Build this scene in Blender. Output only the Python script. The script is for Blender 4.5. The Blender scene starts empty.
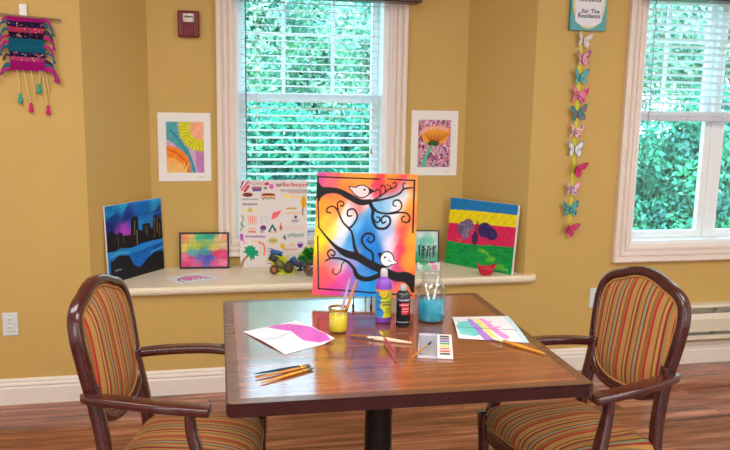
import bpy, bmesh, math, random
import numpy as np
from mathutils import Vector, Matrix
PI = math.pi
random.seed(7)
sc = bpy.context.scene
col = sc.collection

# ------------------------------------------------------------------ camera, world, lights, exposure
H, F_PX, PIT, YAW, ROL = 1.5193, 762.31, 0.165919, 0.210034, 0.017592
cp, sp, cy, sy = math.cos(PIT), math.sin(PIT), math.cos(YAW), math.sin(YAW)
fwd = Vector((sy*cp, cy*cp, -sp)); rgt = Vector((cy, -sy, 0)); upv = rgt.cross(fwd)
r2 = math.cos(ROL)*rgt + math.sin(ROL)*upv; u2 = -math.sin(ROL)*rgt + math.cos(ROL)*upv
cam = bpy.data.cameras.new('camera'); co = bpy.data.objects.new('camera', cam); col.objects.link(co)
m = Matrix((r2, u2, -fwd)).transposed().to_4x4(); m.translation = Vector((0, 0, H)); co.matrix_world = m
cam.sensor_width = 36; cam.lens = F_PX/730*36; cam.clip_start = .02; cam.clip_end = 200
sc.camera = co

sc.view_settings.view_transform = 'Standard'; sc.view_settings.look = 'None'
sc.view_settings.gamma = 1; sc.view_settings.use_curve_mapping = False
sc.view_settings.exposure = 0.08

world = bpy.data.worlds.new('sky'); sc.world = world; world.use_nodes = True
wn = world.node_tree.nodes; wl = world.node_tree.links
bg = wn['Background']; bg.inputs['Strength'].default_value = 7
tc = wn.new('ShaderNodeTexCoord'); sx = wn.new('ShaderNodeSeparateXYZ'); rp = wn.new('ShaderNodeValToRGB')
wl.new(tc.outputs['Generated'], sx.inputs[0]); wl.new(sx.outputs['Z'], rp.inputs[0]); wl.new(rp.outputs[0], bg.inputs['Color'])
rp.color_ramp.elements[0].position = 0; rp.color_ramp.elements[0].color = (.66, .92, 1.0, 1)
rp.color_ramp.elements[1].position = .7; rp.color_ramp.elements[1].color = (.35, .70, 1.0, 1)
s_ = bpy.data.lights.new('sun', 'SUN'); s_.energy = 11.0; s_.angle = math.radians(3); s_.color = (.92, 1, .98)
so = bpy.data.objects.new('sun', s_); col.objects.link(so); so.rotation_euler = Vector((.25, .8, -.75)).to_track_quat('-Z', 'Y').to_euler()

def area(name, loc, size, sizey, energy, color, rot=(0, 0, 0), portal=False):
    l = bpy.data.lights.new(name, 'AREA'); l.shape = 'RECTANGLE'; l.size = size; l.size_y = sizey
    l.energy = energy; l.color = color
    o = bpy.data.objects.new(name, l); col.objects.link(o); o.location = loc; o.rotation_euler = rot
    if portal: l.cycles.is_portal = True
    return o
WARM = (1, .98, .95)
area('ceiling_lamp', (-.2, .9, 2.63), 1.6, .9, 46, WARM)
area('ceiling_lamp', (2.6, 1.6, 2.63), 1.6, .9, 34, WARM)
area('ceiling_lamp', (-1.4, 2.3, 2.63), 1.2, .6, 19, WARM)
area('ceiling_lamp', (.8, -1.4, 2.63), 2.4, 1.2, 40, WARM)
area('side_fill_light', (4.2, -1.3, 1.6), 2.0, 1.5, 40, (.80, .92, 1), (0, PI/2, 0))  # added cool fill on the right, brightens the angled alcove walls; no window here
area('side_fill_light', (-2.5, -1.3, 1.6), 2.0, 1.5, 40, (.80, .92, 1), (0, -PI/2, 0))  # matching cool fill added on the left, also without a window
area('window_portal', (.6, 4.50, 1.5), .95, 1.6, 1, (1, 1, 1), (-PI/2, 0, 0), True)
area('window_portal', (2.9, 4.06, 1.5), 1.2, 1.6, 1, (1, 1, 1), (-PI/2, 0, 0), True)

# ------------------------------------------------------------------ materials
def lin(c):
    return tuple(((v/255)/12.92 if v/255 <= .04045 else ((v/255+.055)/1.055)**2.4) for v in c)
MATS = {}
def mat(name, rgb, rough=.5, metal=0, spec=.5, var=.06, vscale=30, bump=0, bscale=200, coat=0, trans=0, sheen=0, emit=None):
    if name in MATS: return MATS[name]
    M = bpy.data.materials.new(name); M.use_nodes = True; n = M.node_tree.nodes; l = M.node_tree.links
    b = n['Principled BSDF']; c = lin(rgb)
    b.inputs['Roughness'].default_value = rough; b.inputs['Metallic'].default_value = metal
    b.inputs['Specular IOR Level'].default_value = spec
    b.inputs['Coat Weight'].default_value = coat; b.inputs['Coat Roughness'].default_value = .08
    b.inputs['Transmission Weight'].default_value = trans
    t = n.new('ShaderNodeTexCoord'); nz = n.new('ShaderNodeTexNoise'); nz.inputs['Scale'].default_value = vscale
    nz.inputs['Detail'].default_value = 3
    l.new(t.outputs['Object'], nz.inputs['Vector'])
    r = n.new('ShaderNodeValToRGB'); l.new(nz.outputs['Fac'], r.inputs[0])
    r.color_ramp.elements[0].position = .3; r.color_ramp.elements[0].color = tuple(v*(1-var) for v in c)+(1,)
    r.color_ramp.elements[1].position = .7; r.color_ramp.elements[1].color = tuple(min(1, v*(1+var)) for v in c)+(1,)
    l.new(r.outputs[0], b.inputs['Base Color'])
    if bump:
        n2 = n.new('ShaderNodeTexNoise'); n2.inputs['Scale'].default_value = bscale; l.new(t.outputs['Object'], n2.inputs['Vector'])
        bm_ = n.new('ShaderNodeBump'); bm_.inputs['Strength'].default_value = bump; bm_.inputs['Distance'].default_value = .002
        l.new(n2.outputs['Fac'], bm_.inputs['Height']); l.new(bm_.outputs[0], b.inputs['Normal'])
    MATS[name] = M
    return M

def wood_grain(name, stops, scale_along, scale_across, rough, axis='X', planks=None, coat=0, bump=.0, rotz=0):
    """elongated grain; planks=(length,width) adds boards"""
    M = bpy.data.materials.new(name); M.use_nodes = True; n = M.node_tree.nodes; l = M.node_tree.links
    b = n['Principled BSDF']; b.inputs['Roughness'].default_value = rough
    b.inputs['Coat Weight'].default_value = coat; b.inputs['Coat Roughness'].default_value = .1
    t = n.new('ShaderNodeTexCoord'); mp = n.new('ShaderNodeMapping'); l.new(t.outputs['Object'], mp.inputs[0])
    sc_ = {'X': (scale_along, scale_across, scale_across), 'Y': (scale_across, scale_along, scale_across), 'Z': (scale_across, scale_across, scale_along)}[axis]
    mp.inputs['Scale'].default_value = sc_
    nz = n.new('ShaderNodeTexNoise'); nz.inputs['Scale'].default_value = 1; nz.inputs['Detail'].default_value = 6; nz.inputs['Roughness'].default_value = .6
    nz.inputs['Distortion'].default_value = .3
    vec = mp.outputs[0]
    if planks:
        br = n.new('ShaderNodeTexBrick'); br.inputs['Scale'].default_value = 1
        br.inputs['Brick Width'].default_value = planks[0]; br.inputs['Row Height'].default_value = planks[1]
        br.inputs['Mortar Size'].default_value = .0012; br.inputs['Mortar Smooth'].default_value = .2
        br.inputs['Color1'].default_value = (0, 0, 0, 1); br.inputs['Color2'].default_value = (1, 1, 1, 1); br.inputs['Mortar'].default_value = (.5, .5, .5, 1)
        br.offset = .37; br.offset_frequency = 2
        l.new(t.outputs['Object'], br.inputs['Vector'])
        ad = n.new('ShaderNodeVectorMath'); ad.operation = 'MULTIPLY_ADD'; ad.inputs[1].default_value = (7, 11, 3)
        l.new(br.outputs['Color'], ad.inputs[0]); l.new(mp.outputs[0], ad.inputs[2]); vec = ad.outputs[0]
    l.new(vec, nz.inputs['Vector'])
    r = n.new('ShaderNodeValToRGB'); l.new(nz.outputs['Fac'], r.inputs[0])
    e = r.color_ramp.elements
    e[0].position = stops[0][0]; e[0].color = lin(stops[0][1])+(1,)
    e[1].position = stops[-1][0]; e[1].color = lin(stops[-1][1])+(1,)
    for p_, c_ in stops[1:-1]:
        q = e.new(p_); q.color = lin(c_)+(1,)
    out = r.outputs[0]
    if planks:
        hs = n.new('ShaderNodeHueSaturation'); mr = n.new('ShaderNodeMapRange'); mr.inputs['To Min'].default_value = .72; mr.inputs['To Max'].default_value = 1.22
        l.new(br.outputs['Color'], mr.inputs[0]); l.new(mr.outputs[0], hs.inputs['Value']); l.new(out, hs.inputs['Color'])
        mx = n.new('ShaderNodeMix'); mx.data_type = 'RGBA'; mx.inputs['B'].default_value = lin((70, 38, 25))+(1,)
        l.new(br.outputs['Fac'], mx.inputs['Factor']); l.new(hs.outputs[0], mx.inputs['A']); out = mx.outputs['Result']
    l.new(out, b.inputs['Base Color'])
    MATS[name] = M
    return M

def stripes(name, axis, period, bands, offs=0):
    M = bpy.data.materials.new(name); M.use_nodes = True; n = M.node_tree.nodes; l = M.node_tree.links
    b = n['Principled BSDF']; b.inputs['Roughness'].default_value = .85; b.inputs['Specular IOR Level'].default_value = .2
    t = n.new('ShaderNodeTexCoord'); s = n.new('ShaderNodeSeparateXYZ'); l.new(t.outputs['Object'], s.inputs[0])
    a = n.new('ShaderNodeMath'); a.operation = 'MULTIPLY_ADD'; a.inputs[1].default_value = 1/period; a.inputs[2].default_value = offs
    l.new(s.outputs[axis], a.inputs[0])
    f = n.new('ShaderNodeMath'); f.operation = 'FRACT'; l.new(a.outputs[0], f.inputs[0])
    r = n.new('ShaderNodeValToRGB'); r.color_ramp.interpolation = 'LINEAR'; l.new(f.outputs[0], r.inputs[0])
    e = r.color_ramp.elements; pos = 0; tot = sum(w for w, c in bands)
    first = True
    while len(e) > 1: e.remove(e[-1])
    e[0].position = 0; e[0].color = lin(bands[0][1])+(1,)
    for i, (w, c) in enumerate(bands):
        p0, p1 = pos/tot, (pos+w)/tot
        if i: q = e.new(min(1, p0+.006)); q.color = lin(c)+(1,)
        q = e.new(max(0, p1-.006)); q.color = lin(c)+(1,)
        pos += w
    nz = n.new('ShaderNodeTexNoise'); nz.inputs['Scale'].default_value = 450; nz.inputs['Detail'].default_value = 2
    l.new(t.outputs['Object'], nz.inputs['Vector'])
    hs = n.new('ShaderNodeHueSaturation'); mr = n.new('ShaderNodeMapRange'); mr.inputs['To Min'].default_value = .7; mr.inputs['To Max'].default_value = 1.3
    l.new(nz.outputs['Fac'], mr.inputs[0]); l.new(mr.outputs[0], hs.inputs['Value']); l.new(r.outputs[0], hs.inputs['Color'])
    l.new(hs.outputs[0], b.inputs['Base Color'])
    bp = n.new('ShaderNodeBump'); bp.inputs['Strength'].default_value = .4; bp.inputs['Distance'].default_value = .001
    l.new(nz.outputs['Fac'], bp.inputs['Height']); l.new(bp.outputs[0], b.inputs['Normal'])
    return M

def paint_mat(name='artwork paint', rough=.5):
    if name in MATS: return MATS[name]
    M = bpy.data.materials.new(name); M.use_nodes = True; n = M.node_tree.nodes; l = M.node_tree.links
    b = n['Principled BSDF']; b.inputs['Roughness'].default_value = rough; b.inputs['Specular IOR Level'].default_value = .2
    a = n.new('ShaderNodeVertexColor'); a.layer_name = 'Col'; l.new(a.outputs['Color'], b.inputs['Base Color'])
    MATS[name] = M
    return M

def glass_mat(name, tint=(1, 1, 1), gloss=.06, rough=.02, gmax=.7):
    if name in MATS: return MATS[name]
    M = bpy.data.materials.new(name); M.use_nodes = True; n = M.node_tree.nodes; l = M.node_tree.links
    n.remove(n['Principled BSDF'])
    tr = n.new('ShaderNodeBsdfTransparent'); tr.inputs[0].default_value = tint+(1,)
    gl = n.new('ShaderNodeBsdfGlossy'); gl.inputs['Roughness'].default_value = rough
    lw = n.new('ShaderNodeLayerWeight'); lw.inputs['Blend'].default_value = .25
    mr = n.new('ShaderNodeMapRange'); mr.inputs['To Min'].default_value = gloss; mr.inputs['To Max'].default_value = gmax
    l.new(lw.outputs['Facing'], mr.inputs[0])
    mx = n.new('ShaderNodeMixShader'); l.new(mr.outputs[0], mx.inputs[0]); l.new(tr.outputs[0], mx.inputs[1]); l.new(gl.outputs[0], mx.inputs[2])
    l.new(mx.outputs[0], n['Material Output'].inputs['Surface'])
    MATS[name] = M
    return M

M_wall = mat('wall paint', (204, 170, 98), .6, var=.02, vscale=3, bump=.15, bscale=250, spec=.3)
M_wall2 = mat('cream wall paint', (236, 232, 226), .7, var=.02, vscale=3)
M_ceil = mat('ceiling paint', (235, 230, 220), .8, var=.02)
M_trim = mat('trim paint', (236, 226, 214), .35, var=.015)
M_wtrim = mat('window casing paint', (237, 223, 212), .35, var=.015)
M_vinyl = mat('window vinyl', (240, 246, 248), .35, var=.01)
M_ledge = mat('ledge laminate', (240, 228, 202), .3, var=.02, vscale=8)
M_floor = wood_grain('floor laminate', [(.3, (72, 36, 30)), (.42, (122, 66, 48)), (.55, (160, 96, 72)), (.7, (200, 140, 112))], 1.6, 20, .17, planks=(1.25, .125), coat=.3)
M_table = wood_grain('table walnut', [(.25, (92, 44, 32)), (.42, (126, 68, 48)), (.6, (154, 88, 56)), (.78, (180, 112, 74))], 1.2, 40, .16, coat=.85)
M_band = wood_grain('table edge band', [(.3, (88, 58, 40)), (.7, (122, 84, 58))], 2, 40, .25)
M_edge = mat('table dark edge', (48, 12, 16), .2, var=.15, vscale=20, coat=.3)
M_mahog = mat('chair mahogany', (66, 18, 18), .24, var=.25, vscale=25, coat=.5)
M_black = mat('black metal', (26, 25, 28), .3, metal=.4)
M_blackp = mat('black paint', (18, 17, 18), .35)
M_white = mat('white card', (238, 236, 232), .6, var=.015)
M_paper = mat('drawing paper', (240, 240, 242), .7, var=.015)
M_glass = glass_mat('window glass', (.97, 1, 1), .015, .02, .4)
M_jar = glass_mat('jar glass', (.97, .985, .985), .04, .02, .35)
FAB = [(.8, (176, 132, 72)), (.35, (128, 64, 40)), (.6, (180, 138, 78)), (.5, (148, 34, 42)), (.5, (142, 128, 78)), (.7, (186, 124, 66)),
       (.3, (110, 56, 40)), (.7, (140, 140, 104)), (.45, (158, 42, 44)), (.7, (180, 130, 70)), (.5, (118, 106, 60)), (.5, (182, 84, 50)), (.4, (160, 40, 42)), (.5, (176, 130, 76))]
M_fab = stripes('striped upholstery', 'Y', .118, FAB, .1)
M_pipe = mat('gold piping', (176, 124, 60), .8)

# ------------------------------------------------------------------ mesh helpers
def link(name, me, mt, parent=None, smooth=False):
    o = bpy.data.objects.new(name, me); col.objects.link(o)
    if mt is not None:
        me.materials.append(mt)
    if parent is not None: o.parent = parent
    if smooth:
        me.polygons.foreach_set('use_smooth', [True]*len(me.polygons))
    return o
def obj(name, bm, mt, parent=None, smooth=False):
    bmesh.ops.recalc_face_normals(bm, faces=bm.faces[:])
    me = bpy.data.meshes.new(name); bm.to_mesh(me); bm.free()
    return link(name, me, mt, parent, smooth)
def tag(o, label, cat, group=None):
    o['label'] = label; o['category'] = cat
    if group: o['group'] = group
    return o
def thing(name, label, cat, loc=(0, 0, 0), rotz=0, group=None, rot=None):
    o = bpy.data.objects.new(name, None); col.objects.link(o); o.empty_display_size = .05
    o.location = loc; o.rotation_euler = rot if rot else (0, 0, rotz)
    return tag(o, label, cat, group)
def struct(o):
    o['kind'] = 'structure'; return o
def bx(bm, x0, x1, y0, y1, z0, z1, bev=0, seg=2, mtx=None):
    r = bmesh.ops.create_cube(bm, size=1)
    vs = r['verts']
    for v in vs:
        v.co = Vector(((x0+x1)/2+v.co.x*(x1-x0), (y0+y1)/2+v.co.y*(y1-y0), (z0+z1)/2+v.co.z*(z1-z0)))
    if mtx is not None:
        for v in vs: v.co = mtx @ v.co
    if bev:
        es = list({e for v in vs for e in v.link_edges})
        bmesh.ops.bevel(bm, geom=es, offset=bev, segments=seg, affect='EDGES', profile=.5)
    return bm
def box(name, x0, x1, y0, y1, z0, z1, mt, parent=None, bev=0, seg=2):
    return obj(name, bx(bmesh.new(), x0, x1, y0, y1, z0, z1, bev, seg), mt, parent)
def prism(bm, poly, z0, z1):
    lo = [bm.verts.new((x, y, z0)) for x, y in poly]; hi = [bm.verts.new((x, y, z1)) for x, y in poly]
    n = len(poly)
    bm.faces.new(lo[::-1]); bm.faces.new(hi)
    for i in range(n): bm.faces.new((lo[i], lo[(i+1) % n], hi[(i+1) % n], hi[i]))
    return bm
def cr(pts, n=6, closed=False):
    """Catmull-Rom through tuples of any dimension"""
    P = np.array(pts, float); out = []
    N = len(P); R = range(N if closed else N-1)
    for i in R:
        if closed: p0, p1, p2, p3 = P[(i-1) % N], P[i], P[(i+1) % N], P[(i+2) % N]
        else: p0, p1, p2, p3 = P[max(i-1, 0)], P[i], P[i+1], P[min(i+2, N-1)]
        for k in range(n):
            t = k/n
            out.append(.5*((2*p1)+(-p0+p2)*t+(2*p0-5*p1+4*p2-p3)*t*t+(-p0+3*p1-3*p2+p3)*t**3))
    if not closed: out.append(P[-1])
    return np.array(out)
def rrect(w, h, r, k=3):
    """rounded rectangle profile"""
    out = []
    for cx, cy_, a0 in ((w/2-r, h/2-r, 0), (-w/2+r, h/2-r, 90), (-w/2+r, -h/2+r, 180), (w/2-r, -h/2+r, 270)):
        for i in range(k+1):
            a = math.radians(a0+90*i/k); out.append((cx+r*math.cos(a), cy_+r*math.sin(a)))
    return out
def circ(r, n=12): return [(r*math.cos(2*PI*i/n), r*math.sin(2*PI*i/n)) for i in range(n)]
def sweep(bm, pts, prof, scl=None, ref=(0, 0, 1), closed=False):
    """sweep profile (a,b): a along side (t x ref), b along ref'"""
    P = [Vector(p) for p in pts]; N = len(P); ref = Vector(ref); rings = []
    for i in range(N):
        if closed: t = P[(i+1) % N]-P[i-1]
        else: t = P[min(i+1, N-1)]-P[max(i-1, 0)]
        t.normalize()
        s = t.cross(ref)
        if s.length < 1e-4: s = t.cross(Vector((1, .01, 0)))
        s.normalize(); b = s.cross(t).normalized()
        k = 1 if scl is None else scl[i]
        if isinstance(k, (int, float, np.floating)): k = (k, k)
        rings.append([bm.verts.new(P[i]+s*(a*k[0])+b*(c*k[1])) for a, c in prof])
    n = len(prof)
    for i in range(N if closed else N-1):
        A, B = rings[i], rings[(i+1) % N]
        for j in range(n): bm.faces.new((A[j], A[(j+1) % n], B[(j+1) % n], B[j]))
    if not closed:
        bm.faces.new(rings[0][::-1]); bm.faces.new(rings[-1])
    return bm
def tube(bm, pts, r, n=8, scl=None): return sweep(bm, pts, circ(r, n), scl)
def lathe(bm, prof, n=32, c=(0, 0, 0), cap=True):
    rings = []
    for r, z in prof:
        rings.append([bm.verts.new((c[0]+r*math.cos(2*PI*i/n), c[1]+r*math.sin(2*PI*i/n), c[2]+z)) for i in range(n)])
    for A, B in zip(rings, rings[1:]):
        for j in range(n): bm.faces.new((A[j], A[(j+1) % n], B[(j+1) % n], B[j]))
    if cap:
        bm.faces.new(rings[0][::-1]); bm.faces.new(rings[-1])
    return bm

# ------------------------------------------------------------------ raster art -> coloured grid mesh
class Art:
    def __init__(s, w, h, nx, base):
        s.w, s.h = w, h; s.nx = nx; s.ny = max(2, int(nx*h/w))
        u = np.linspace(0, 1, s.nx); v = np.linspace(0, 1, s.ny)
        s.U, s.V = np.meshgrid(u, v); s.X = s.U*w; s.Y = s.V*h     # v goes down the page
        s.C = np.zeros((s.ny, s.nx, 3)); s.C[:] = base
        s.px = w/nx
        s.rng = np.random.default_rng(3)
    def noise(s, fx, fy, seed=0):
        r = np.random.default_rng(seed); out = np.zeros_like(s.U)
        for k in range(5):
            a, b, c = r.uniform(-1, 1, 3); out += np.sin(s.U*fx*(1+a)*(1.6**k)+s.V*fy*(1+b)*(1.6**k)+c*9+2*out)/(1.4**k)
        return out/2.5
    def put(s, mask, c, a=1.0):
        m_ = np.clip(mask, 0, 1)[..., None]*a
        s.C = s.C*(1-m_)+np.array(c, float)*m_
    def idw(s, pts, pw=3, wob=.0, ang=None):
        D = []; U = s.U+wob*s.noise(9, 7, 5); V = s.V+wob*s.noise(7, 9, 6)
        num = 0; den = 0; ca, sa = (.57, -.82)
        for u, v, c in pts:
            al = (U-u)*ca+(V-v)*sa; ac = -(U-u)*sa+(V-v)*ca; al = al*(.62 if ang else 1); w = 1/((al**2+ac**2)**(pw/2)+1e-7); num = num+w[..., None]*np.array(c, float); den = den+w
        s.C = num/den[..., None]
    def stroke(s, pts, c, w, a=1, sm=True, n=6):
        P = np.array(pts, float)
        W = np.array(w, float) if hasattr(w, '__len__') else np.full(len(P), float(w))
        Q = np.column_stack([P[:, 0]*s.w, P[:, 1]*s.h, W])
        if sm and len(Q) > 2: Q = cr(Q, n)
        best = np.full(s.U.shape, 9.)
        for A, B in zip(Q, Q[1:]):
            d = B[:2]-A[:2]; L = (d@d)+1e-12
            t = np.clip(((s.X-A[0])*d[0]+(s.Y-A[1])*d[1])/L, 0, 1)
            dist = np.hypot(s.X-A[0]-t*d[0], s.Y-A[1]-t*d[1])-(A[2]+(B[2]-A[2])*t)/2
            best = np.minimum(best, dist)
        s.put(np.clip(.5-best/s.px, 0, 1), c, a)
    def ell(s, u, v, ru, rv, c, a=1, ang=0, ol=None):
        dx = s.X-u*s.w; dy = s.Y-v*s.h; ca, sa = math.cos(ang), math.sin(ang)
        x = (dx*ca+dy*sa)/(ru*s.w); y = (-dx*sa+dy*ca)/(rv*s.h); r = np.hypot(x, y); rr = min(ru*s.w, rv*s.h)
        if ol: s.put(np.clip(.5-((r-1)*rr-ol[1])/s.px, 0, 1), ol[0])
        s.put(np.clip(.5-(r-1)*rr/s.px, 0, 1), c, a)
    def rect(s, u0, v0, u1, v1, c, a=1):
        s.put(((s.U >= u0) & (s.U <= u1) & (s.V >= v0) & (s.V <= v1))*1., c, a)
    def poly(s, pts, c, a=1):
        inside = np.zeros(s.U.shape, bool); n = len(pts)
        for i in range(n):
            x0, y0 = pts[i]; x1, y1 = pts[(i+1) % n]
            if y0 == y1: continue
            cnd = ((s.V < max(y0, y1)) & (s.V >= min(y0, y1)))
            inside ^= cnd & (s.U < x0+(s.V-y0)/(y1-y0)*(x1-x0))
        s.put(inside*1., c, a)
    def squig(s, u0, u1, v, amp, c, w, n=14, seed=0):
        r = np.random.default_rng(seed)
        s.stroke([(u0+(u1-u0)*i/n, v+amp*(1 if i % 2 else -1)*r.uniform(.5, 1)) for i in range(n+1)], c, w, sm=False)
    def texture(s, amt, seed=1):
        r = np.random.default_rng(seed); s.C = np.clip(s.C*(1+amt*r.normal(0, 1, s.U.shape)[..., None]), 0, 255)
    def mesh(s, name, fn, parent=None, mt=None):
        """fn(U,V) -> (x,y,z) arrays"""
        x, y, z = fn(s.U, s.V); co_ = np.stack([x, y, z], -1).reshape(-1, 3)
        nx, ny = s.nx, s.ny; idx = np.arange(nx*ny).reshape(ny, nx)
        q = np.stack([idx[1:, :-1], idx[1:, 1:], idx[:-1, 1:], idx[:-1, :-1]], -1).reshape(-1, 4)
        me = bpy.data.meshes.new(name); me.vertices.add(nx*ny); me.vertices.foreach_set('co', co_.ravel())
        me.loops.add(q.size); me.loops.foreach_set('vertex_index', q.ravel().astype(np.int32))
        me.polygons.add(len(q)); me.polygons.foreach_set('loop_start', np.arange(0, q.size, 4, dtype=np.int32))
        me.polygons.foreach_set('loop_total', np.full(len(q), 4, dtype=np.int32))
        me.update(calc_edges=True)
        at = me.color_attributes.new('Col', 'FLOAT_COLOR', 'POINT')
        c = np.clip(s.C, 0, 255)/255; c = np.where(c <= .04045, c/12.92, ((c+.055)/1.055)**2.4)
        c = np.concatenate([c, np.ones(c.shape[:2]+(1,))], -1); at.data.foreach_set('color', c.ravel().astype(np.float32))
        return link(name, me, mt or paint_mat(), parent)
def flat(w, h, y=0):      # upright sheet in local XZ facing -Y, origin at bottom centre
    return lambda U, V: ((U-.5)*w, np.full_like(U, y), (1-V)*h)
def text(name, s, size, mt, parent, loc, rot=(PI/2, 0, 0), ext=.0004, spacing=1, shear=0):
    c = bpy.data.curves.new(name, 'FONT'); c.body = s; c.size = size; c.extrude = ext; c.align_x = 'CENTER'; c.align_y = 'CENTER'
    c.space_character = spacing; c.shear = shear; c.resolution_u = 3; c.offset = size*.02
    t = bpy.data.objects.new(name+'_c', c); col.objects.link(t)
    dg = bpy.context.evaluated_depsgraph_get(); me = bpy.data.meshes.new_from_object(t.evaluated_get(dg)); bpy.data.objects.remove(t)
    o = link(name, me, mt, parent); o.location = loc; o.rotation_euler = rot
    return o

# ================================================================== STRUCTURE
YW, YA = 3.835, 4.25           # main wall plane, alcove wall plane
TOP = 2.66
struct(box('floor', -2.6, 4.3, -2.6, 4.3, -.05, 0, M_floor))
struct(box('ceiling', -2.7, 4.5, -2.7, 4.6, TOP, TOP+.1, M_ceil))
struct(obj('wall_left_front', prism(bmesh.new(), [(-2.6, YW), (-.55, YW), (-.28, YA), (-.28, YA+.17), (-2.6, YA+.17)], 0, TOP), M_wall))
bm = bmesh.new()
prism(bm, [(1.49, YA), (1.72, YW), (2.345, YW), (2.345, 4.0), (1.72, 4.0), (1.72, YA+.17), (1.49, YA+.17)], 0, TOP)
bx(bm, 2.345, 3.42, YW, 4.0, 0, .726); bx(bm, 2.345, 3.42, YW, 4.0, 2.12, TOP); bx(bm, 3.42, 4.4, YW, 4.0, 0, TOP)
struct(obj('wall_right_front', bm, M_wall))
bm = bmesh.new()
bx(bm, -.28, .175, YA, YA+.17, .535, TOP); bx(bm, 1.028, 1.49, YA, YA+.17, .535, TOP)
bx(bm, .175, 1.028, YA, YA+.17, .535, .73); bx(bm, .175, 1.028, YA, YA+.17, 2.12, TOP)
struct(obj('wall_alcove', bm, M_wall))
struct(obj('wall_under_ledge', prism(bmesh.new(), [(-.55, YW), (1.72, YW), (1.49, YA+.17), (-.28, YA+.17)], 0, .535), M_wall))
struct(box('wall_left', -2.7, -2.6, -2.7, 4.6, 0, TOP, M_wall2))
struct(box('wall_right', 4.3, 4.4, -2.7, 4.0, 0, TOP, M_wall2))
struct(box('wall_rear', -2.7, 4.4, -2.7, -2.6, 0, TOP, M_wall2))

# window seat ledge: rounded nose, right end rounded
poly = [(-.60, 3.79), (1.74, 3.79), (1.765, 3.797), (1.783, 3.812), (1.787, 3.834), (1.718, 3.834), (1.486, 4.25), (-.278, 4.25), (-.552, 3.834), (-.60, 3.834)]
bm = prism(bmesh.new(), poly, .535, .572)
es = [e for e in bm.edges if all(v.co.y < 3.833 for v in e.verts) and abs(e.verts[0].co.z-e.verts[1].co.z) < 1e-4]
bmesh.ops.bevel(bm, geom=es, offset=.012, segments=3, affect='EDGES')
o = obj('trim_1', bm, M_ledge); struct(o)

# baseboards (stepped profile extruded along X)
def baseboard(name, x0, x1, y):
    prof = [(0, 0), (-.016, 0), (-.016, .082), (-.013, .088), (-.013, .094), (-.017, .098), (-.015, .106), (-.010, .110), (-.010, .120), (-.006, .128), (0, .130)]
    bm = bmesh.new(); A = [bm.verts.new((x0, y+a, z)) for a, z in prof]; B = [bm.verts.new((x1, y+a, z)) for a, z in prof]
    bm.faces.new(A); bm.faces.new(B[::-1])
    for i in range(len(prof)): j = (i+1) % len(prof); bm.faces.new((A[i], A[j], B[j], B[i]))
    return struct(obj(name, bm, M_trim))
baseboard('baseboard_left', -2.6, -.561, YW); baseboard('baseboard_back', -.559, 4.3, YW)

# ---- windows
def casing(name, x0, x1, z0, z1, y, w, steps, parent):
    """mitred picture frame casing around an opening (open at the top is out of view but closed)"""
    bm = bmesh.new()
    loops = []
    for off, d in steps:                       # off outwards from opening, d depth toward room
        loops.append([bm.verts.new(p) for p in ((x0-off, y-d, z0-off), (x1+off, y-d, z0-off), (x1+off, y-d, z1+off), (x0-off, y-d, z1+off))])
    for A, B in zip(loops, loops[1:]):
        for i in range(4): j = (i+1) % 4; bm.faces.new((A[i], A[j], B[j], B[i]))
    return obj(name, bm, M_wtrim, parent)
STEPS = [(0, 0), (0, .012), (.012, .016), (.016, .022), (.030, .022), (.034, .013), (.040, .013), (.045, .026), (.060, .028), (.066, .016), (.072, .016), (.077, .030), (.094, .033), (.101, .028), (.101, 0)]
def blind_slats(name, x0, x1, z0, z1, y, depth, pitch, tilt, parent, mt):
    bm = bmesh.new(); z = z0
    while z < z1:
        pts = []
        for i in range(5):
            a = (i/4-.5)*depth; h = .0022*(1-(2*i/4-1)**2)*2
            pts.append((a*math.cos(tilt), a*math.sin(tilt)+h))
        A = [bm.verts.new((x0, y+p, z+q)) for p, q in pts]+[bm.verts.new((x0, y+p, z+q+.0026)) for p, q in pts[::-1]]
        B = [bm.verts.new((x1, v.co.y, v.co.z)) for v in A]
        bm.faces.new(A); bm.faces.new(B[::-1]); n = len(A)
        for i in range(n): j = (i+1) % n; bm.faces.new((A[i], A[j], B[j], B[i]))
        z += pitch
    return obj(name, bm, mt, parent)
M_slat = mat('blind slat', (236, 244, 246), .45, var=.01)
M_cord = mat('blind cord', (214, 214, 206), .8)
M_darkcord = mat('dark wand', (54, 84, 80), .4)
M_valance = mat('valance wood', (66, 26, 18), .3)

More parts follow.
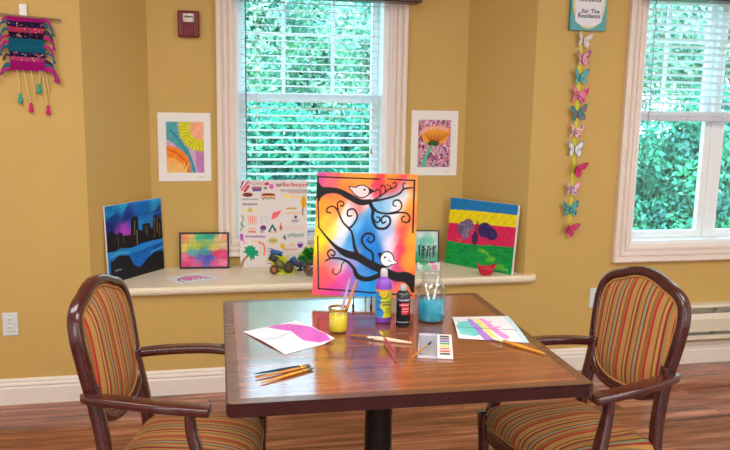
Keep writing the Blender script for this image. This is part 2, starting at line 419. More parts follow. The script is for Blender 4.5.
# window in the alcove
W1 = bpy.data.objects.new('window_1', None); col.objects.link(W1); W1['kind'] = 'structure'
casing('casing', .175, 1.028, .73, 2.12, YA, .1, STEPS, W1)
bm = bmesh.new()                                   # jamb liner
for a in ((.175, .192, .73, 2.12), (.993, 1.028, .73, 2.12)): bx(bm, a[0], a[1], YA-.002, 4.42, a[2], a[3])
bx(bm, .192, .993, YA-.002, 4.42, .73, .752); bx(bm, .192, .993, YA-.002, 4.42, 2.10, 2.12)
obj('jamb', bm, M_vinyl, W1)
def sash(name, x0, x1, z0, z1, y0, y1, w, parent, mun=None, wb=None):
    bm = bmesh.new(); wb = wb or w
    bx(bm, x0, x0+w, y0, y1, z0, z1, .003, 1); bx(bm, x1-w, x1, y0, y1, z0, z1, .003, 1)
    bx(bm, x0+w, x1-w, y0, y1, z0, z0+wb, .003, 1); bx(bm, x0+w, x1-w, y0, y1, z1-w, z1, .003, 1)
    if mun:
        ym = (y0+y1)/2
        for x in mun[0]: bx(bm, x-.009, x+.009, ym-.006, ym+.006, z0+wb, z1-w)
        for z in mun[1]: bx(bm, x0+w, x1-w, ym-.0055, ym+.0055, z-.009, z+.009)
    f = obj(name, bm, M_vinyl, parent)
    ym = (y0+y1)/2+.009
    box('pane', x0+w-.002, x1-w+.002, ym, ym+.004, z0+wb-.002, z1-w+.002, M_glass, f)
    return f
sash('upper_sash', .192, .993, 1.49, 2.10, 4.365, 4.40, .040, W1, ([.45, .73], [1.86]))
sash('lower_sash', .192, .993, .752, 1.53, 4.325, 4.36, .045, W1)
B1 = thing('venetian_blind', 'white slatted blind hanging in the alcove window behind the easel', 'blind', (0, 4.29, 0))
blind_slats('slats', .203, .982, .80, 2.05, 0, .048, .0405, math.radians(5), B1, M_slat)
obj('bottom_rail', bx(bmesh.new(), .203, .982, -.024, .024, .762, .782, .004), M_slat, B1)
obj('head_rail', bx(bmesh.new(), .2, .985, -.028, .028, 2.058, 2.098, .004), M_slat, B1)
bm = bmesh.new()
for x in (.29, .59, .89):
    for y in (-.0262, .0262): tube(bm, [(x, y, .775), (x, y, 2.06)], .0009, 5)
obj('ladder_cord', bm, M_cord, B1)
bm = tube(bmesh.new(), [(.232, -.032, 1.02), (.232, -.032, 2.07)], .0032, 8); obj('tilt_wand', bm, M_darkcord, B1)
bm = tube(bmesh.new(), [(.936, -.031, 1.235), (.936, -.031, 2.07)], .0011, 6)
obj('lift_cord', bm, M_cord, B1)
obj('tassel', lathe(bmesh.new(), [(.003, .03), (.0075, .016), (.009, .0), (.005, -.004)], 10, (.936, -.031, 1.206)), mat('tassel wood', (206, 170, 120), .5), B1)
o = box('window_valance', .16, 1.17, 4.10, 4.213, 2.028, 2.10, M_valance, None, .006)
tag(o, 'dark brown wooden valance over the alcove window', 'valance')

# right window
W2 = bpy.data.objects.new('window_2', None); col.objects.link(W2); W2['kind'] = 'structure'
casing('casing', 2.345, 3.42, .726, 2.12, YW, .1, STEPS, W2)
bm = bmesh.new()
for a in ((2.345, 2.360), (3.405, 3.42)): bx(bm, a[0], a[1], YW-.002, 4.0, .726, 2.12)
bx(bm, 2.36, 3.405, YW-.002, 4.0, .726, .744); bx(bm, 2.36, 3.405, YW-.002, 4.0, 2.10, 2.12)
bx(bm, 2.86, 2.905, YW+.07, 4.0, .744, 2.10, .003, 1)
obj('jamb', bm, M_vinyl, W2)
for a, b_, mx in ((2.360, 2.86, 2.61), (2.905, 3.405, 3.155)):
    sash('upper_sash', a, b_, 1.43, 2.10, 3.95, 3.985, .038, W2, ([a+.21], [1.86]))
    sash('lower_sash', a, b_, .744, 1.47, 3.912, 3.947, .042, W2)
B2 = thing('venetian_blind', 'white blind half raised in the window behind the right chair', 'blind', (0, 3.872, 0))
blind_slats('slats', 2.368, 3.398, 1.515, 2.06, 0, .046, .0385, math.radians(-13), B2, M_slat)
M_rail = mat('bottom rail vinyl', (206, 212, 226), .4)
bm = bmesh.new()
for i in range(6): bx(bm, 2.368, 3.398, -.024, .024, 1.447+i*.0045, 1.4502+i*.0045)
obj('stacked_slats', bm, M_slat, B2)
obj('bottom_rail', bx(bmesh.new(), 2.366, 3.40, -.025, .025, 1.418, 1.446, .004), M_rail, B2)
obj('head_rail', bx(bmesh.new(), 2.366, 3.40, -.028, .028, 2.064, 2.098, .004), M_slat, B2)
bm = bmesh.new()
for x in (2.47, 2.66, 2.88, 3.1, 3.3):
    for y in (-.0258, .0258): tube(bm, [(x, y, 1.44), (x, y, 2.07)], .0009, 5)
obj('ladder_cord', bm, M_cord, B2)
for x in (2.47, 2.66, 2.88): obj('cord_button', lathe(bmesh.new(), [(.004, .01), (.009, .004), (.009, -.004), (.004, -.01)], 8, (x, -.027, 1.432)), M_rail, B2)
obj('tilt_wand', tube(bmesh.new(), [(2.412, -.036, 1.02), (2.408, -.036, 1.5), (2.404, -.032, 2.07)], .0022, 8), mat('wand', (140, 160, 160), .4), B2)
o = box('window_valance', 2.30, 3.47, 3.70, 3.80, 2.055, 2.13, M_valance, None, .006)
tag(o, 'dark brown wooden valance over the right hand window', 'valance')

# ---- outside: ground, hedge trees
M_grass = mat('grass', (70, 130, 60), .9, var=.3, vscale=5)
struct(box('ground', -12, 30, 4.62, 40, -.6, -.5, M_grass))
def leafmat(name, rgb):
    M = bpy.data.materials.new(name); M.use_nodes = True; n = M.node_tree.nodes; l = M.node_tree.links
    b = n['Principled BSDF']; b.inputs['Roughness'].default_value = .5
    oi = n.new('ShaderNodeTexCoord'); nz = n.new('ShaderNodeTexNoise'); nz.inputs['Scale'].default_value = 3.0; l.new(oi.outputs['Object'], nz.inputs['Vector'])
    r = n.new('ShaderNodeValToRGB'); l.new(nz.outputs['Fac'], r.inputs[0]); c = lin(rgb)
    r.color_ramp.elements[0].position = .35; r.color_ramp.elements[0].color = (c[0]*.55, c[1]*.6, c[2]*.75, 1)
    r.color_ramp.elements[1].position = .65; r.color_ramp.elements[1].color = (min(1, c[0]*1.5), min(1, c[1]*1.3), c[2]*1.1, 1)
    l.new(r.outputs[0], b.inputs['Base Color'])
    tl = n.new('ShaderNodeBsdfTranslucent'); l.new(r.outputs[0], tl.inputs['Color'])
    mx = n.new('ShaderNodeMixShader'); mx.inputs[0].default_value = .35
    l.new(b.outputs[0], mx.inputs[1]); l.new(tl.outputs[0], mx.inputs[2]); l.new(mx.outputs[0], n['Material Output'].inputs[0])
    return M
M_leafd = leafmat('hedge leaf', (50, 140, 116)); M_leafp = leafmat('pale leaf', (134, 190, 172))  # far trees: haze and window glare mixed into the paler leaf colour
M_bark = mat('bark', (90, 76, 62), .9, var=.3)
def tree(label, c, rad, n, leaf, mt, seed, group='trees outside the windows', clumps=34):
    t = thing('tree', label, 'tree', (c[0], c[1], -.5), 0, group)
    r = np.random.default_rng(seed)
    d = r.normal(size=(clumps, 3)); d /= np.linalg.norm(d, axis=1)[:, None]; d *= r.uniform(.3, .85, (clumps, 1)); cc = d*np.array(rad)+np.array([0, 0, c[2]+.5])
    k = r.integers(0, clumps, n); d2 = r.normal(size=(n, 3)); d2 /= np.linalg.norm(d2, axis=1)[:, None]
    P = cc[k]+d2*np.array(rad)*.36*r.uniform(.75, 1.05, (n, 1))
    a = d2+r.normal(size=(n, 3))*.6; a /= np.linalg.norm(a, axis=1)[:, None]
    s1 = np.cross(a, r.normal(size=(n, 3))); s1 /= np.linalg.norm(s1, axis=1)[:, None]; s2 = np.cross(a, s1)
    L = leaf*r.uniform(.6, 1.2, (n, 1))
    V = np.stack([P-s1*L, P+s2*L*.5+a*L*.15, P+s1*L, P-s2*L*.5+a*L*.15], 1).reshape(-1, 3)
    F = np.arange(n*4, dtype=np.int32)
    me = bpy.data.meshes.new('crown'); me.vertices.add(n*4); me.vertices.foreach_set('co', V.ravel())
    me.loops.add(n*4); me.loops.foreach_set('vertex_index', F); me.polygons.add(n)
    me.polygons.foreach_set('loop_start', np.arange(0, n*4, 4, dtype=np.int32)); me.polygons.foreach_set('loop_total', np.full(n, 4, dtype=np.int32))
    me.update(calc_edges=True); link('crown', me, mt, t)
    bm = tube(bmesh.new(), [(0, 0, 0), (.05, .02, (c[2]+.5)*.6), (0, 0, c[2]+.5)], .11, 8, [1.2, .9, .5])
    for i in range(0, clumps, 3):
        tube(bm, [(0, 0, (c[2]+.5)*.7), tuple(cc[i]*.6+np.array([0, 0, (c[2]+.5)*.3])), tuple(cc[i])], .025, 5, [1, .7, .4])
    obj('trunk', bm, M_bark, t)
tree('dense teal green bush outside the alcove window, left of the easel painting', (.55, 9.0, .45), (1.2, 1.0, 1.15), 24000, .048, M_leafd, 1)
tree('dense teal green bush outside the alcove window, behind the easel painting', (2.6, 10.6, .5), (1.3, 1.0, 1.2), 24000, .048, M_leafd, 2)
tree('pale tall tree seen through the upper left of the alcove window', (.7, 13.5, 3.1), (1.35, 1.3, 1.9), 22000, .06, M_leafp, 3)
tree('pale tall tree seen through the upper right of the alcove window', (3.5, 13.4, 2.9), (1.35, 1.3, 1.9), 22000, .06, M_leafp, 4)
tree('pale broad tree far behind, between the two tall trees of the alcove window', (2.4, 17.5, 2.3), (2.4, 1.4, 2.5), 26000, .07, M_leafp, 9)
tree('dense green bush low outside the right hand window', (6.3, 8.8, .5), (1.3, 1.1, 1.25), 26000, .048, M_leafd, 5)
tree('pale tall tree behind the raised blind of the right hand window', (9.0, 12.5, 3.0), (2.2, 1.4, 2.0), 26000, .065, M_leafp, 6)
tree('dense bush at the far right edge of the right hand window', (8.9, 9.9, .5), (1.2, 1.1, 1.25), 16000, .048, M_leafd, 8)

# ---- heater, outlets, alarm
M_heat = mat('heater enamel', (226, 218, 196), .35, var=.01)
Hh = thing('baseboard_heater', 'long cream baseboard heater under the right hand window', 'heater', (3.35, YW, .155))
prof = [(0, .0), (0, .212), (-.05, .212), (-.062, .204), (-.062, .196), (-.008, .196), (-.008, 0)]
def extr(name, prof, x0, x1, mt, parent):
    bm = bmesh.new(); A = [bm.verts.new((x0, a, z)) for a, z in prof]; B = [bm.verts.new((x1, a, z)) for a, z in prof]
    bm.faces.new(A); bm.faces.new(B[::-1])
    for i in range(len(prof)): j = (i+1) % len(prof); bm.faces.new((A[i], A[j], B[j], B[i]))
    return obj(name, bm, mt, parent)
extr('back_cover', prof, -.86, .86, M_heat, Hh)
extr('front_panel', [(-.064, .055), (-.068, .055), (-.072, .130), (-.058, .162), (-.054, .160), (-.067, .130)], -.86, .86, M_heat, Hh)
extr('bottom_lip', [(-.004, .004), (-.060, .004), (-.068, .008), (-.068, .034), (-.064, .034), (-.062, .010), (-.004, .010)], -.86, .86, M_heat, Hh)
obj('element', bx(bmesh.new(), -.85, .85, -.05, -.012, .06, .15), mat('heater fins', (52, 44, 40), .5), Hh)
for i in range(9): obj('bracket', bx(bmesh.new(), -.84+i*.205, -.838+i*.205, -.060, -.010, .012, .196), M_heat, Hh)
for s in (-1, 1): obj('end_cap', bx(bmesh.new(), s*.86-.006, s*.86+.006, -.072, 0, 0, .212, .002, 1), M_heat, Hh)

def outlet(label, x, z):
    o = thing('wall_outlet', label, 'outlet', (x, YW, z))
    obj('cover_plate', bx(bmesh.new(), -.0355, .0355, -.006, 0, -.057, .057, .003), mat('outlet plate', (214, 222, 220), .4, var=.01), o)
    for s in (-1, 1):
        r = obj('receptacle', bx(bmesh.new(), -.017, .017, -.0085, -.005, s*.02-.0145, s*.02+.0145, .004), mat('receptacle', (226, 228, 224), .4, var=.01), o)
        bm = bmesh.new()
        for x_ in (-.006, .006): bx(bm, x_-.0012, x_+.0012, -.0095, -.008, s*.02-.001, s*.02+.008)
        lathe(bm, [(.0022, 0), (.0022, .0012)], 8, (0, -.0092, s*.02-.008))
        obj('slots', bm, M_blackp, r)
    obj('screw', bx(bmesh.new(), -.002, .002, -.0072, -.0055, -.002, .002), mat('screw', (160, 160, 150), .3, metal=.8), o)
outlet('pale wall outlet low on the left wall beside the left chair', -.929, .407)
outlet('pale wall outlet peeking out behind the right chair back', 2.158, .421)

A = thing('fire_alarm', 'dark red fire alarm with clear strobe high on the alcove wall', 'alarm', (-.065, YA, 1.883))
M_red = mat('alarm red', (112, 0, 14), .4, var=.02)
obj('housing', bx(bmesh.new(), -.055, .055, -.035, 0, -.068, .068, .008, 3), M_red, A)
obj('strobe_lens', bx(bmesh.new(), -.029, .029, -.052, -.034, .008, .052, .006, 2), mat('strobe lens', (220, 214, 206), .12, var=.3, vscale=60), A)
obj('strobe_bar', bx(bmesh.new(), -.022, .022, -.0535, -.0505, .030, .040, .002, 1), mat('strobe reflector', (86, 92, 74), .2, metal=.6), A)
obj('speaker_grille', bx(bmesh.new(), -.027, .027, -.037, -.034, -.055, -.002, .003, 1), mat('alarm grille', (120, 6, 22), .5), A)

# ================================================================== CHAIRS
REC = math.tan(math.radians(10))
def bp(y, z, dx=0): return (-(z-.68)*REC+dx, y, z)
HALF = [(0, .572), (.07, .576), (.128, .60), (.162, .645), (.175, .71), (.184, .79), (.186, .85), (.174, .897), (.142, .926), (.098, .942), (.05, .960), (0, .967)]
OUTL = HALF+[(-y, z) for y, z in HALF[-2:0:-1]]
def make_chair(label):
    t = thing('armchair', label, 'chair', group='striped wooden armchairs at the table')
    loop = cr([bp(y, z) for y, z in OUTL], 5, True)
    # frame: swept in the back plane, moulded profile
    bm = bmesh.new(); N = len(loop); prof = rrect(.031, .038, .009, 3); rings = []
    nrm = Vector((math.cos(math.atan(REC)), 0, REC*math.cos(math.atan(REC)))).normalized()
    for i in range(N):
        tg = (Vector(loop[(i+1) % N])-Vector(loop[i-1])).normalized(); sd = tg.cross(nrm).normalized()
        rings.append([bm.verts.new(Vector(loop[i])+sd*a+nrm*b) for a, b in prof])
    for i in range(N):
        A_, B_ = rings[i], rings[(i+1) % N]
        for j in range(len(prof)): k = (j+1) % len(prof); bm.faces.new((A_[j], A_[k], B_[k], B_[j]))
    obj('back_frame', bm, M_mahog, t, True)
    # upholstered panel, domed front and rear
    c = np.array(bp(0, .765)); bm = bmesh.new(); S = [0, .25, .5, .7, .85, .94, 1.0]
    for sgn in (1, -1):
        prev = None
        for s in S:
            inset = np.array([c+(p-c)*s*.925 for p in loop]); d = .026*(1-s**5)+.004
            if s == 0: ring = [bm.verts.new(Vector(c)+nrm*d*sgn)]
            else: ring = [bm.verts.new(Vector(p)+nrm*d*sgn) for p in inset]
            if prev:
                for j in range(N):
                    k = (j+1) % N
                    if len(prev) == 1: bm.faces.new((prev[0], ring[j], ring[k]))
                    else: bm.faces.new((prev[j], ring[j], ring[k], prev[k]))
            prev = ring
        if sgn == 1: edge = prev
        else:
            for j in range(N): k = (j+1) % N; bm.faces.new((edge[j], edge[k], prev[k], prev[j]))
    bk = obj('backrest', bm, M_fab, t, True)
    bm = bmesh.new()
    ins = [Vector(c+(p-c)*.905)+nrm*.010 for p in loop]
    sweep(bm, ins, circ(.0042, 6), ref=nrm, closed=True)
    obj('piping', bm, M_pipe, bk, True)
    # rear legs (uprights run on from the back frame)
    for s in (-1, 1):
        pts = cr([(-.004, s*.166, .70), (.012, s*.166, .62), (.030, s*.172, .52), (.036, s*.180, .42), (.020, s*.186, .28), (-.020, s*.19, .13), (-.075, s*.195, 0)], 6)
        k = np.linspace(1.05, .8, len(pts)); obj('rear_leg', sweep(bmesh.new(), pts, rrect(.036, .040, .010), list(k), ref=(1, 0, 0)), M_mahog, t, True)
    # seat rail + cushion
    seat = [(.03, 0), (.03, .10), (.035, .185), (.10, .205), (.22, .24), (.33, .262), (.378, .262), (.406, .228), (.428, .12), (.434, 0)]
    seat = seat+[(x, -y) for x, y in seat[-2:0:-1]]
    sl = cr(seat, 5, True); cx, cyy = .23, 0
    bm = bmesh.new(); R_ = []
    for k, z in ((.93, .362), (.99, .366), (1.0, .376), (1.0, .412), (.985, .420), (.9, .421)):
        R_.append([bm.verts.new((cx+(p[0]-cx)*k, p[1]*k, z)) for p in sl])
    n = len(sl)
    for A_, B_ in zip(R_, R_[1:]):
        for j in range(n): q = (j+1) % n; bm.faces.new((A_[j], A_[q], B_[q], B_[j]))
    bm.faces.new(R_[0][::-1]); bm.faces.new(R_[-1])
    obj('seat_rail', bm, M_mahog, t, True)
    bm = bmesh.new(); R_ = []
    for k, z in ((.965, .4205), (.985, .430), (.985, .442), (.955, .458), (.88, .472), (.74, .484), (.55, .492), (.3, .497), (.08, .498)):
        R_.append([bm.verts.new((cx+(p[0]-cx)*k, p[1]*k, z)) for p in sl])
    for A_, B_ in zip(R_, R_[1:]):
        for j in range(n): q = (j+1) % n; bm.faces.new((A_[j], A_[q], B_[q], B_[j]))
    bm.faces.new(R_[0][::-1]); bm.faces.new(R_[-1])
    st = obj('seat', bm, M_fab, t, True)
    bm = bmesh.new(); sweep(bm, [(cx+(p[0]-cx)*.992, p[1]*.992, .427) for p in sl], circ(.0045, 6), closed=True)
    obj('piping', bm, M_pipe, st, True)
    # cabriole front legs
    for s in (-1, 1):
        pts = cr([(.394, s*.242, .452), (.397, s*.242, .41), (.398, s*.241, .37), (.398, s*.240, .30), (.389, s*.236, .20), (.380, s*.232, .10), (.385, s*.234, .03), (.394, s*.238, 0)], 6)
        u = np.linspace(0, 1, len(pts)); k = 1.3-.75*np.sin(np.clip(u*1.15, 0, 1)*PI/2)+.12*np.clip(u-.85, 0, 1)*6
        obj('front_leg', sweep(bmesh.new(), pts, rrect(.040, .040, .012), list(k), ref=(0, 1, 0)), M_mahog, t, True)
        obj('side_stretcher', sweep(bmesh.new(), [(.382, s*.233, .185), (.21, s*.218, .185), (.005, s*.189, .185)], rrect(.018, .026, .006), ref=(0, 0, 1)), M_mahog, t, True)
    # arms
    for s in (-1, 1):
        pts = cr([(-.016, s*.170, .672), (-.006, s*.188, .676), (.03, s*.205, .680), (.12, s*.228, .684), (.22, s*.246, .684), (.31, s*.246, .680), (.355, s*.243, .677)], 6)
        u = np.linspace(0, 1, len(pts)); k = [(.75+.45*min(1, v*2.2), .95) for v in u]
        a = obj('arm', sweep(bmesh.new(), pts, rrect(.042, .025, .005, 2), k), M_mahog, t, True)
        pts = cr([(.300, s*.246, .672), (.304, s*.247, .62), (.322, s*.253, .56), (.344, s*.262, .49), (.354, s*.266, .43), (.350, s*.266, .385)], 6)
        k = [(.85+.4*v, .95+.7*math.sin(v*PI)*v) for v in np.linspace(0, 1, len(pts))]
        obj('arm_post', sweep(bmesh.new(), pts, rrect(.030, .034, .009), k, ref=(0, 1, 0)), M_mahog, a, True)
    return t
def copy_tree(o, parent=None):
    c = o.copy(); col.objects.link(c); c.parent = parent
    for ch in list(o.children): copy_tree(ch, c)
    return c
ch1 = make_chair('striped wooden armchair left of the table, turned to the right')
ch2 = copy_tree(ch1); ch2['label'] = 'striped wooden armchair right of the table, below the right hand window'
ch1.location = (-.275, 2.316, 0); ch1.rotation_euler = (0, 0, math.radians(-15))
ch2.location = (1.378, 2.2, 0); ch2.rotation_euler = (0, 0, math.radians(192))

# ================================================================== TABLE
T = thing('dining_table', 'square dark wood pedestal table covered with paints and brushes', 'table', (.5567, 2.3397, 0), -.0184)
HW = .503
def rsq(h, r, k=4): return rrect(2*h, 2*h, r, k)
bm = prism(bmesh.new(), rsq(HW, .018), .712, .7492)
es = [e for e in bm.edges if abs(e.verts[0].co.z-e.verts[1].co.z) < 1e-5]
bmesh.ops.bevel(bm, geom=es, offset=.004, segments=2, affect='EDGES')
obj('table_edge', bm, M_edge, T)
bm = bmesh.new(); A_ = [bm.verts.new((x, y, .7496)) for x, y in rsq(HW-.004, .015)]; B_ = [bm.verts.new((x, y, .7496)) for x, y in rsq(HW-.036, .004)]
C_ = [bm.verts.new((x, y, .7488)) for x, y in rsq(HW-.004, .015)]; D_ = [bm.verts.new((x, y, .7488)) for x, y in rsq(HW-.036, .004)]
for P_, Q_ in ((A_, B_), (C_, A_), (B_, D_)):
    for i in range(len(A_)): j = (i+1) % len(A_); bm.faces.new((P_[i], P_[j], Q_[j], Q_[i]))
obj('border_band', bm, M_band, T)
obj('tabletop', prism(bmesh.new(), rsq(HW-.036, .004), .730, .75), M_table, T)
obj('pedestal', lathe(bmesh.new(), [(.052, .03), (.046, .05), (.046, .68), (.052, .69)], 32), M_black, T, True)
obj('mounting_plate', bx(bmesh.new(), -.2, .2, -.2, .2, .69, .712, .004), M_black, T)
for k in range(4):
    a = PI/4+k*PI/2; bm = sweep(bmesh.new(), [(.03*math.cos(a), .03*math.sin(a), .045), (.25*math.cos(a), .25*math.sin(a), .034), (.40*math.cos(a), .40*math.sin(a), .012)], rrect(.07, .024, .006))
    obj('base_foot', bm, M_black, T)

# ================================================================== EASEL PAINTING
EA = math.radians(-15.7); CW, CH = .384, .468; LEAN = math.radians(16)
ex = Vector((math.cos(EA), math.sin(EA), 0)); eb = Vector((-math.sin(EA), math.cos(EA), 0))
cb = Vector((.389, 2.757, .785))+ex*CW/2
def sheet_thing(name, label, cat, base, rotz, lean, group=None):
    """upright leaning item: local XZ face looks at -Y"""
    return thing(name, label, cat, base, group=group, rot=(-lean, 0, rotz))
P1 = sheet_thing('canvas_painting', 'bright painting of two white birds on black curly branches, on the table easel', 'painting', cb, EA, LEAN)
def canvas_box(w, h, d, side, parent, name='stretched_canvas'):
    return obj(name, bx(bmesh.new(), -w/2, w/2, 0, d, 0, h, .002, 2), side, parent)
canvas_box(CW, CH, .018, mat('canvas orange edge', (232, 140, 64), .6), P1)
def O(x, y):         # reading position inside the artwork
    px, py = 300+x/3, 160+y/3
    v = (py-172)/(296-172); xl = 320.4-8*v; xr = 417.5-3.2*v
    return ((px-xl)/(xr-xl), v-.01*((px-xl)/(xr-xl)))
a = Art(CW, CH, 230, (240, 150, 50))
a.idw([(u, v, c) for u, v, c in [
    (.03, .03, (206, 70, 150)), (.12, .10, (226, 96, 110)), (.3, .06, (240, 140, 50)), (.5, .05, (244, 150, 40)), (.25, .17, (238, 120, 60)), (.75, .03, (250, 165, 40)), (.97, .05, (250, 140, 50)),
    (.06, .3, (244, 150, 40)), (.05, .45, (250, 205, 30)), (.06, .58, (252, 216, 20)), (.13, .40, (250, 180, 60)), (.17, .5, (255, 220, 90)), (.2, .3, (250, 150, 70)),
    (.6, .11, (226, 40, 70)), (.75, .09, (232, 50, 60)), (.82, .08, (235, 60, 70)), (.5, .2, (240, 235, 240)), (.42, .26, (235, 90, 90)),
    (.35, .33, (248, 240, 240)), (.28, .43, (245, 238, 240)), (.24, .55, (200, 220, 240)), (.42, .42, (90, 170, 225)), (.38, .55, (60, 150, 220)), (.5, .5, (20, 110, 200)), (.55, .4, (40, 140, 215)),
    (.55, .62, (10, 120, 205)), (.6, .7, (20, 110, 200)), (.6, .9, (20, 140, 220)), (.48, .8, (70, 140, 215)), (.5, .95, (30, 150, 225)), (.6, .3, (110, 180, 225)), (.72, .22, (150, 200, 230)), (.83, .14, (170, 205, 225)), (.68, .33, (140, 190, 225)),
    (.72, .45, (150, 180, 225)), (.76, .55, (225, 215, 240)), (.75, .7, (225, 225, 240)), (.72, .85, (180, 190, 230)), (.78, .35, (240, 230, 235)), (.83, .25, (235, 225, 230)),
    (.85, .5, (228, 60, 70)), (.83, .65, (222, 40, 80)), (.82, .8, (214, 50, 110)), (.86, .38, (240, 110, 60)), (.9, .3, (250, 150, 40)), (.94, .5, (250, 160, 40)), (.92, .7, (248, 150, 40)), (.98, .9, (236, 110, 60)), (.9, .93, (240, 120, 60)), (.98, .4, (240, 120, 60)),
    (.3, .66, (80, 160, 220)), (.18, .7, (180, 150, 200)), (.1, .68, (244, 150, 60)), (.1, .78, (232, 90, 80)), (.2, .82, (238, 100, 90)), (.1, .9, (230, 80, 100)), (.28, .75, (235, 190, 200)), (.27, .9, (222, 60, 150)), (.15, .97, (216, 60, 140)), (.33, .85, (206, 90, 180)), (.38, .95, (150, 110, 200)), (.4, .7, (130, 140, 210))]], 5.5, .012, True)
a.C *= (1+.05*a.noise(50, -34, 2))[..., None]
BK = (18, 15, 20)
def st(pts, w, c=BK, sm=True): a.stroke([O(*p) for p in pts], c, [v*CW/290 for v in w] if hasattr(w, '__len__') else w*CW/290, sm=sm)
st([(62, 70), (66, 92), (63, 125)], [6, 20, 4]); st([(62, 98), (85, 92), (120, 93), (150, 108), (185, 126), (214, 124)], [34, 20, 16, 18, 18, 14])
st([(205, 124), (245, 118), (280, 108), (300, 98), (313, 84), (337, 80)], [8, 6, 5, 5, 5, 4])
st([(215, 124), (240, 110), (262, 92), (275, 78), (262, 72)], [5, 4, 4, 3, 3]); st([(240, 110), (246, 94), (236, 86), (229, 93)], 3.5); st([(258, 94), (258, 78), (248, 74), (246, 82)], 3.5)
st([(275, 84), (290, 76), (288, 64), (280, 68)], 3.5); st([(311, 86), (310, 70), (316, 66)], 3.5)
st([(212, 125), (222, 150), (220, 175), (232, 202), (256, 205), (271, 190), (270, 172), (256, 167), (246, 177), (250, 189), (259, 184)], [12, 10, 8, 7, 7, 6, 6, 5, 5, 5, 4])
st([(222, 172), (230, 186), (240, 184), (241, 172), (233, 171)], 4)
st([(219, 140), (238, 156), (270, 160), (300, 156), (320, 158), (329, 170), (325, 184), (310, 184), (305, 173), (314, 167)], [9, 6, 5, 5, 5, 5, 5, 4, 4, 4])
st([(270, 158), (298, 150), (306, 133), (298, 119), (284, 121), (281, 133), (290, 138)], [4, 4, 4, 5, 4, 4, 3])
st([(60, 202), (85, 235), (110, 262), (140, 282), (175, 292), (205, 310), (240, 326), (285, 348), (318, 350), (338, 362)], [4, 6, 10, 20, 22, 22, 24, 26, 30, 34]); st([(325, 350), (338, 390)], [20, 10])
st([(80, 305), (105, 296), (140, 304), (162, 325), (175, 350), (205, 358), (240, 345)], [4, 5, 7, 9, 14, 14, 14])
st([(112, 297), (94, 296), (86, 283), (96, 272), (108, 280), (104, 290), (97, 287)], 4.5); st([(138, 304), (128, 316), (124, 334), (110, 346), (100, 338), (104, 330)], 3)
st([(182, 296), (168, 268), (160, 222), (150, 206), (132, 186), (118, 152), (104, 140), (89, 146), (87, 158), (98, 160)], [11, 9, 6, 6, 5, 5, 4, 4, 4, 4])
st([(120, 150), (118, 132), (128, 124), (137, 130), (133, 139), (127, 137)], 4); st([(150, 207), (166, 192), (176, 168), (166, 148), (149, 152), (148, 168), (160, 168)], [6, 5, 5, 5, 5, 5, 4])
st([(220, 312), (219, 280), (198, 262), (188, 240), (200, 222), (220, 224), (225, 238), (214, 248), (205, 240), (210, 233)], [7, 6, 6, 6, 6, 6, 5, 5, 4, 3])
for (bx_, by_, rx, ry, c_, tail, beak) in ((190, 93, .070, .046, (242, 205, 208), [(154, 80), (178, 84), (172, 104)], [(210, 84), (226, 92), (211, 100)]),
        (262, 297, .060, .055, (236, 232, 238), [(238, 280), (254, 284), (244, 298)], [(278, 296), (292, 308), (274, 312)])):
    T_ = [O(*q) for q in tail]; K_ = [O(*q) for q in beak]
    a.stroke(T_+[T_[0]], BK, .0075, sm=False); a.stroke(K_+[K_[0]], BK, .005, sm=False)
    a.ell(*O(bx_, by_), rx, ry, c_, ol=(BK, .0042)); a.poly(T_, c_ if by_ < 200 else BK); a.poly(K_, BK if by_ < 200 else c_); a.ell(*O(bx_, by_), rx, ry, c_)
    a.ell(*O(bx_+(8 if by_ < 200 else -6), by_-5), .011, .009, BK)
a.ell(*O(270, 302), .02, .005, (120, 120, 130), ang=.6)
st([(63, 48), (61, 125), (62, 200)], 4, sm=False); st([(58, 232), (57, 388)], 4, sm=False); st([(64, 50), (240, 55)], 4, sm=False); st([(264, 54), (344, 58)], [3, 5], sm=False); st([(343, 58), (338, 216)], 5, sm=False); st([(57, 389), (150, 394), (220, 398), (335, 404)], 4, sm=False)
a.texture(.015)
a.mesh('painted_surface', flat(CW-.001, CH-.001, -.0006), P1)

# little wire easel carrying it
EZ = thing('tabletop_easel', 'small black wire easel under the bird painting', 'easel', (cb.x, cb.y, .75), EA)
for s in (-1, 1):
    w = .033*s
    obj('front_leg', tube(bmesh.new(), [(w, -.040, .001), (w, -.034, .014), (w, -.030, .022), (w, -.026, .0335), (w, .030, .0335)], .0022, 8), M_black, EZ)
    obj('rubber_foot', lathe(bmesh.new(), [(.0035, 0), (.0048, .003), (.0048, .012), (.003, .016)], 12, (w, -.039, 0)), M_blackp, EZ)
    obj('support_rod', tube(bmesh.new(), [(w, .034, .0335), (w*.6, .110, .26)], .0022, 8), M_black, EZ)
obj('rear_leg', tube(bmesh.new(), [(0, .112, .255), (0, .165, .003)], .0022, 8), M_black, EZ)
obj('cross_bar', tube(bmesh.new(), [(-.034, .026, .0335), (.034, .026, .0335)], .0022, 8), M_black, EZ)
obj('top_bar', tube(bmesh.new(), [(-.022, .1105, .258), (.022, .1105, .258)], .0024, 8), M_black, EZ)

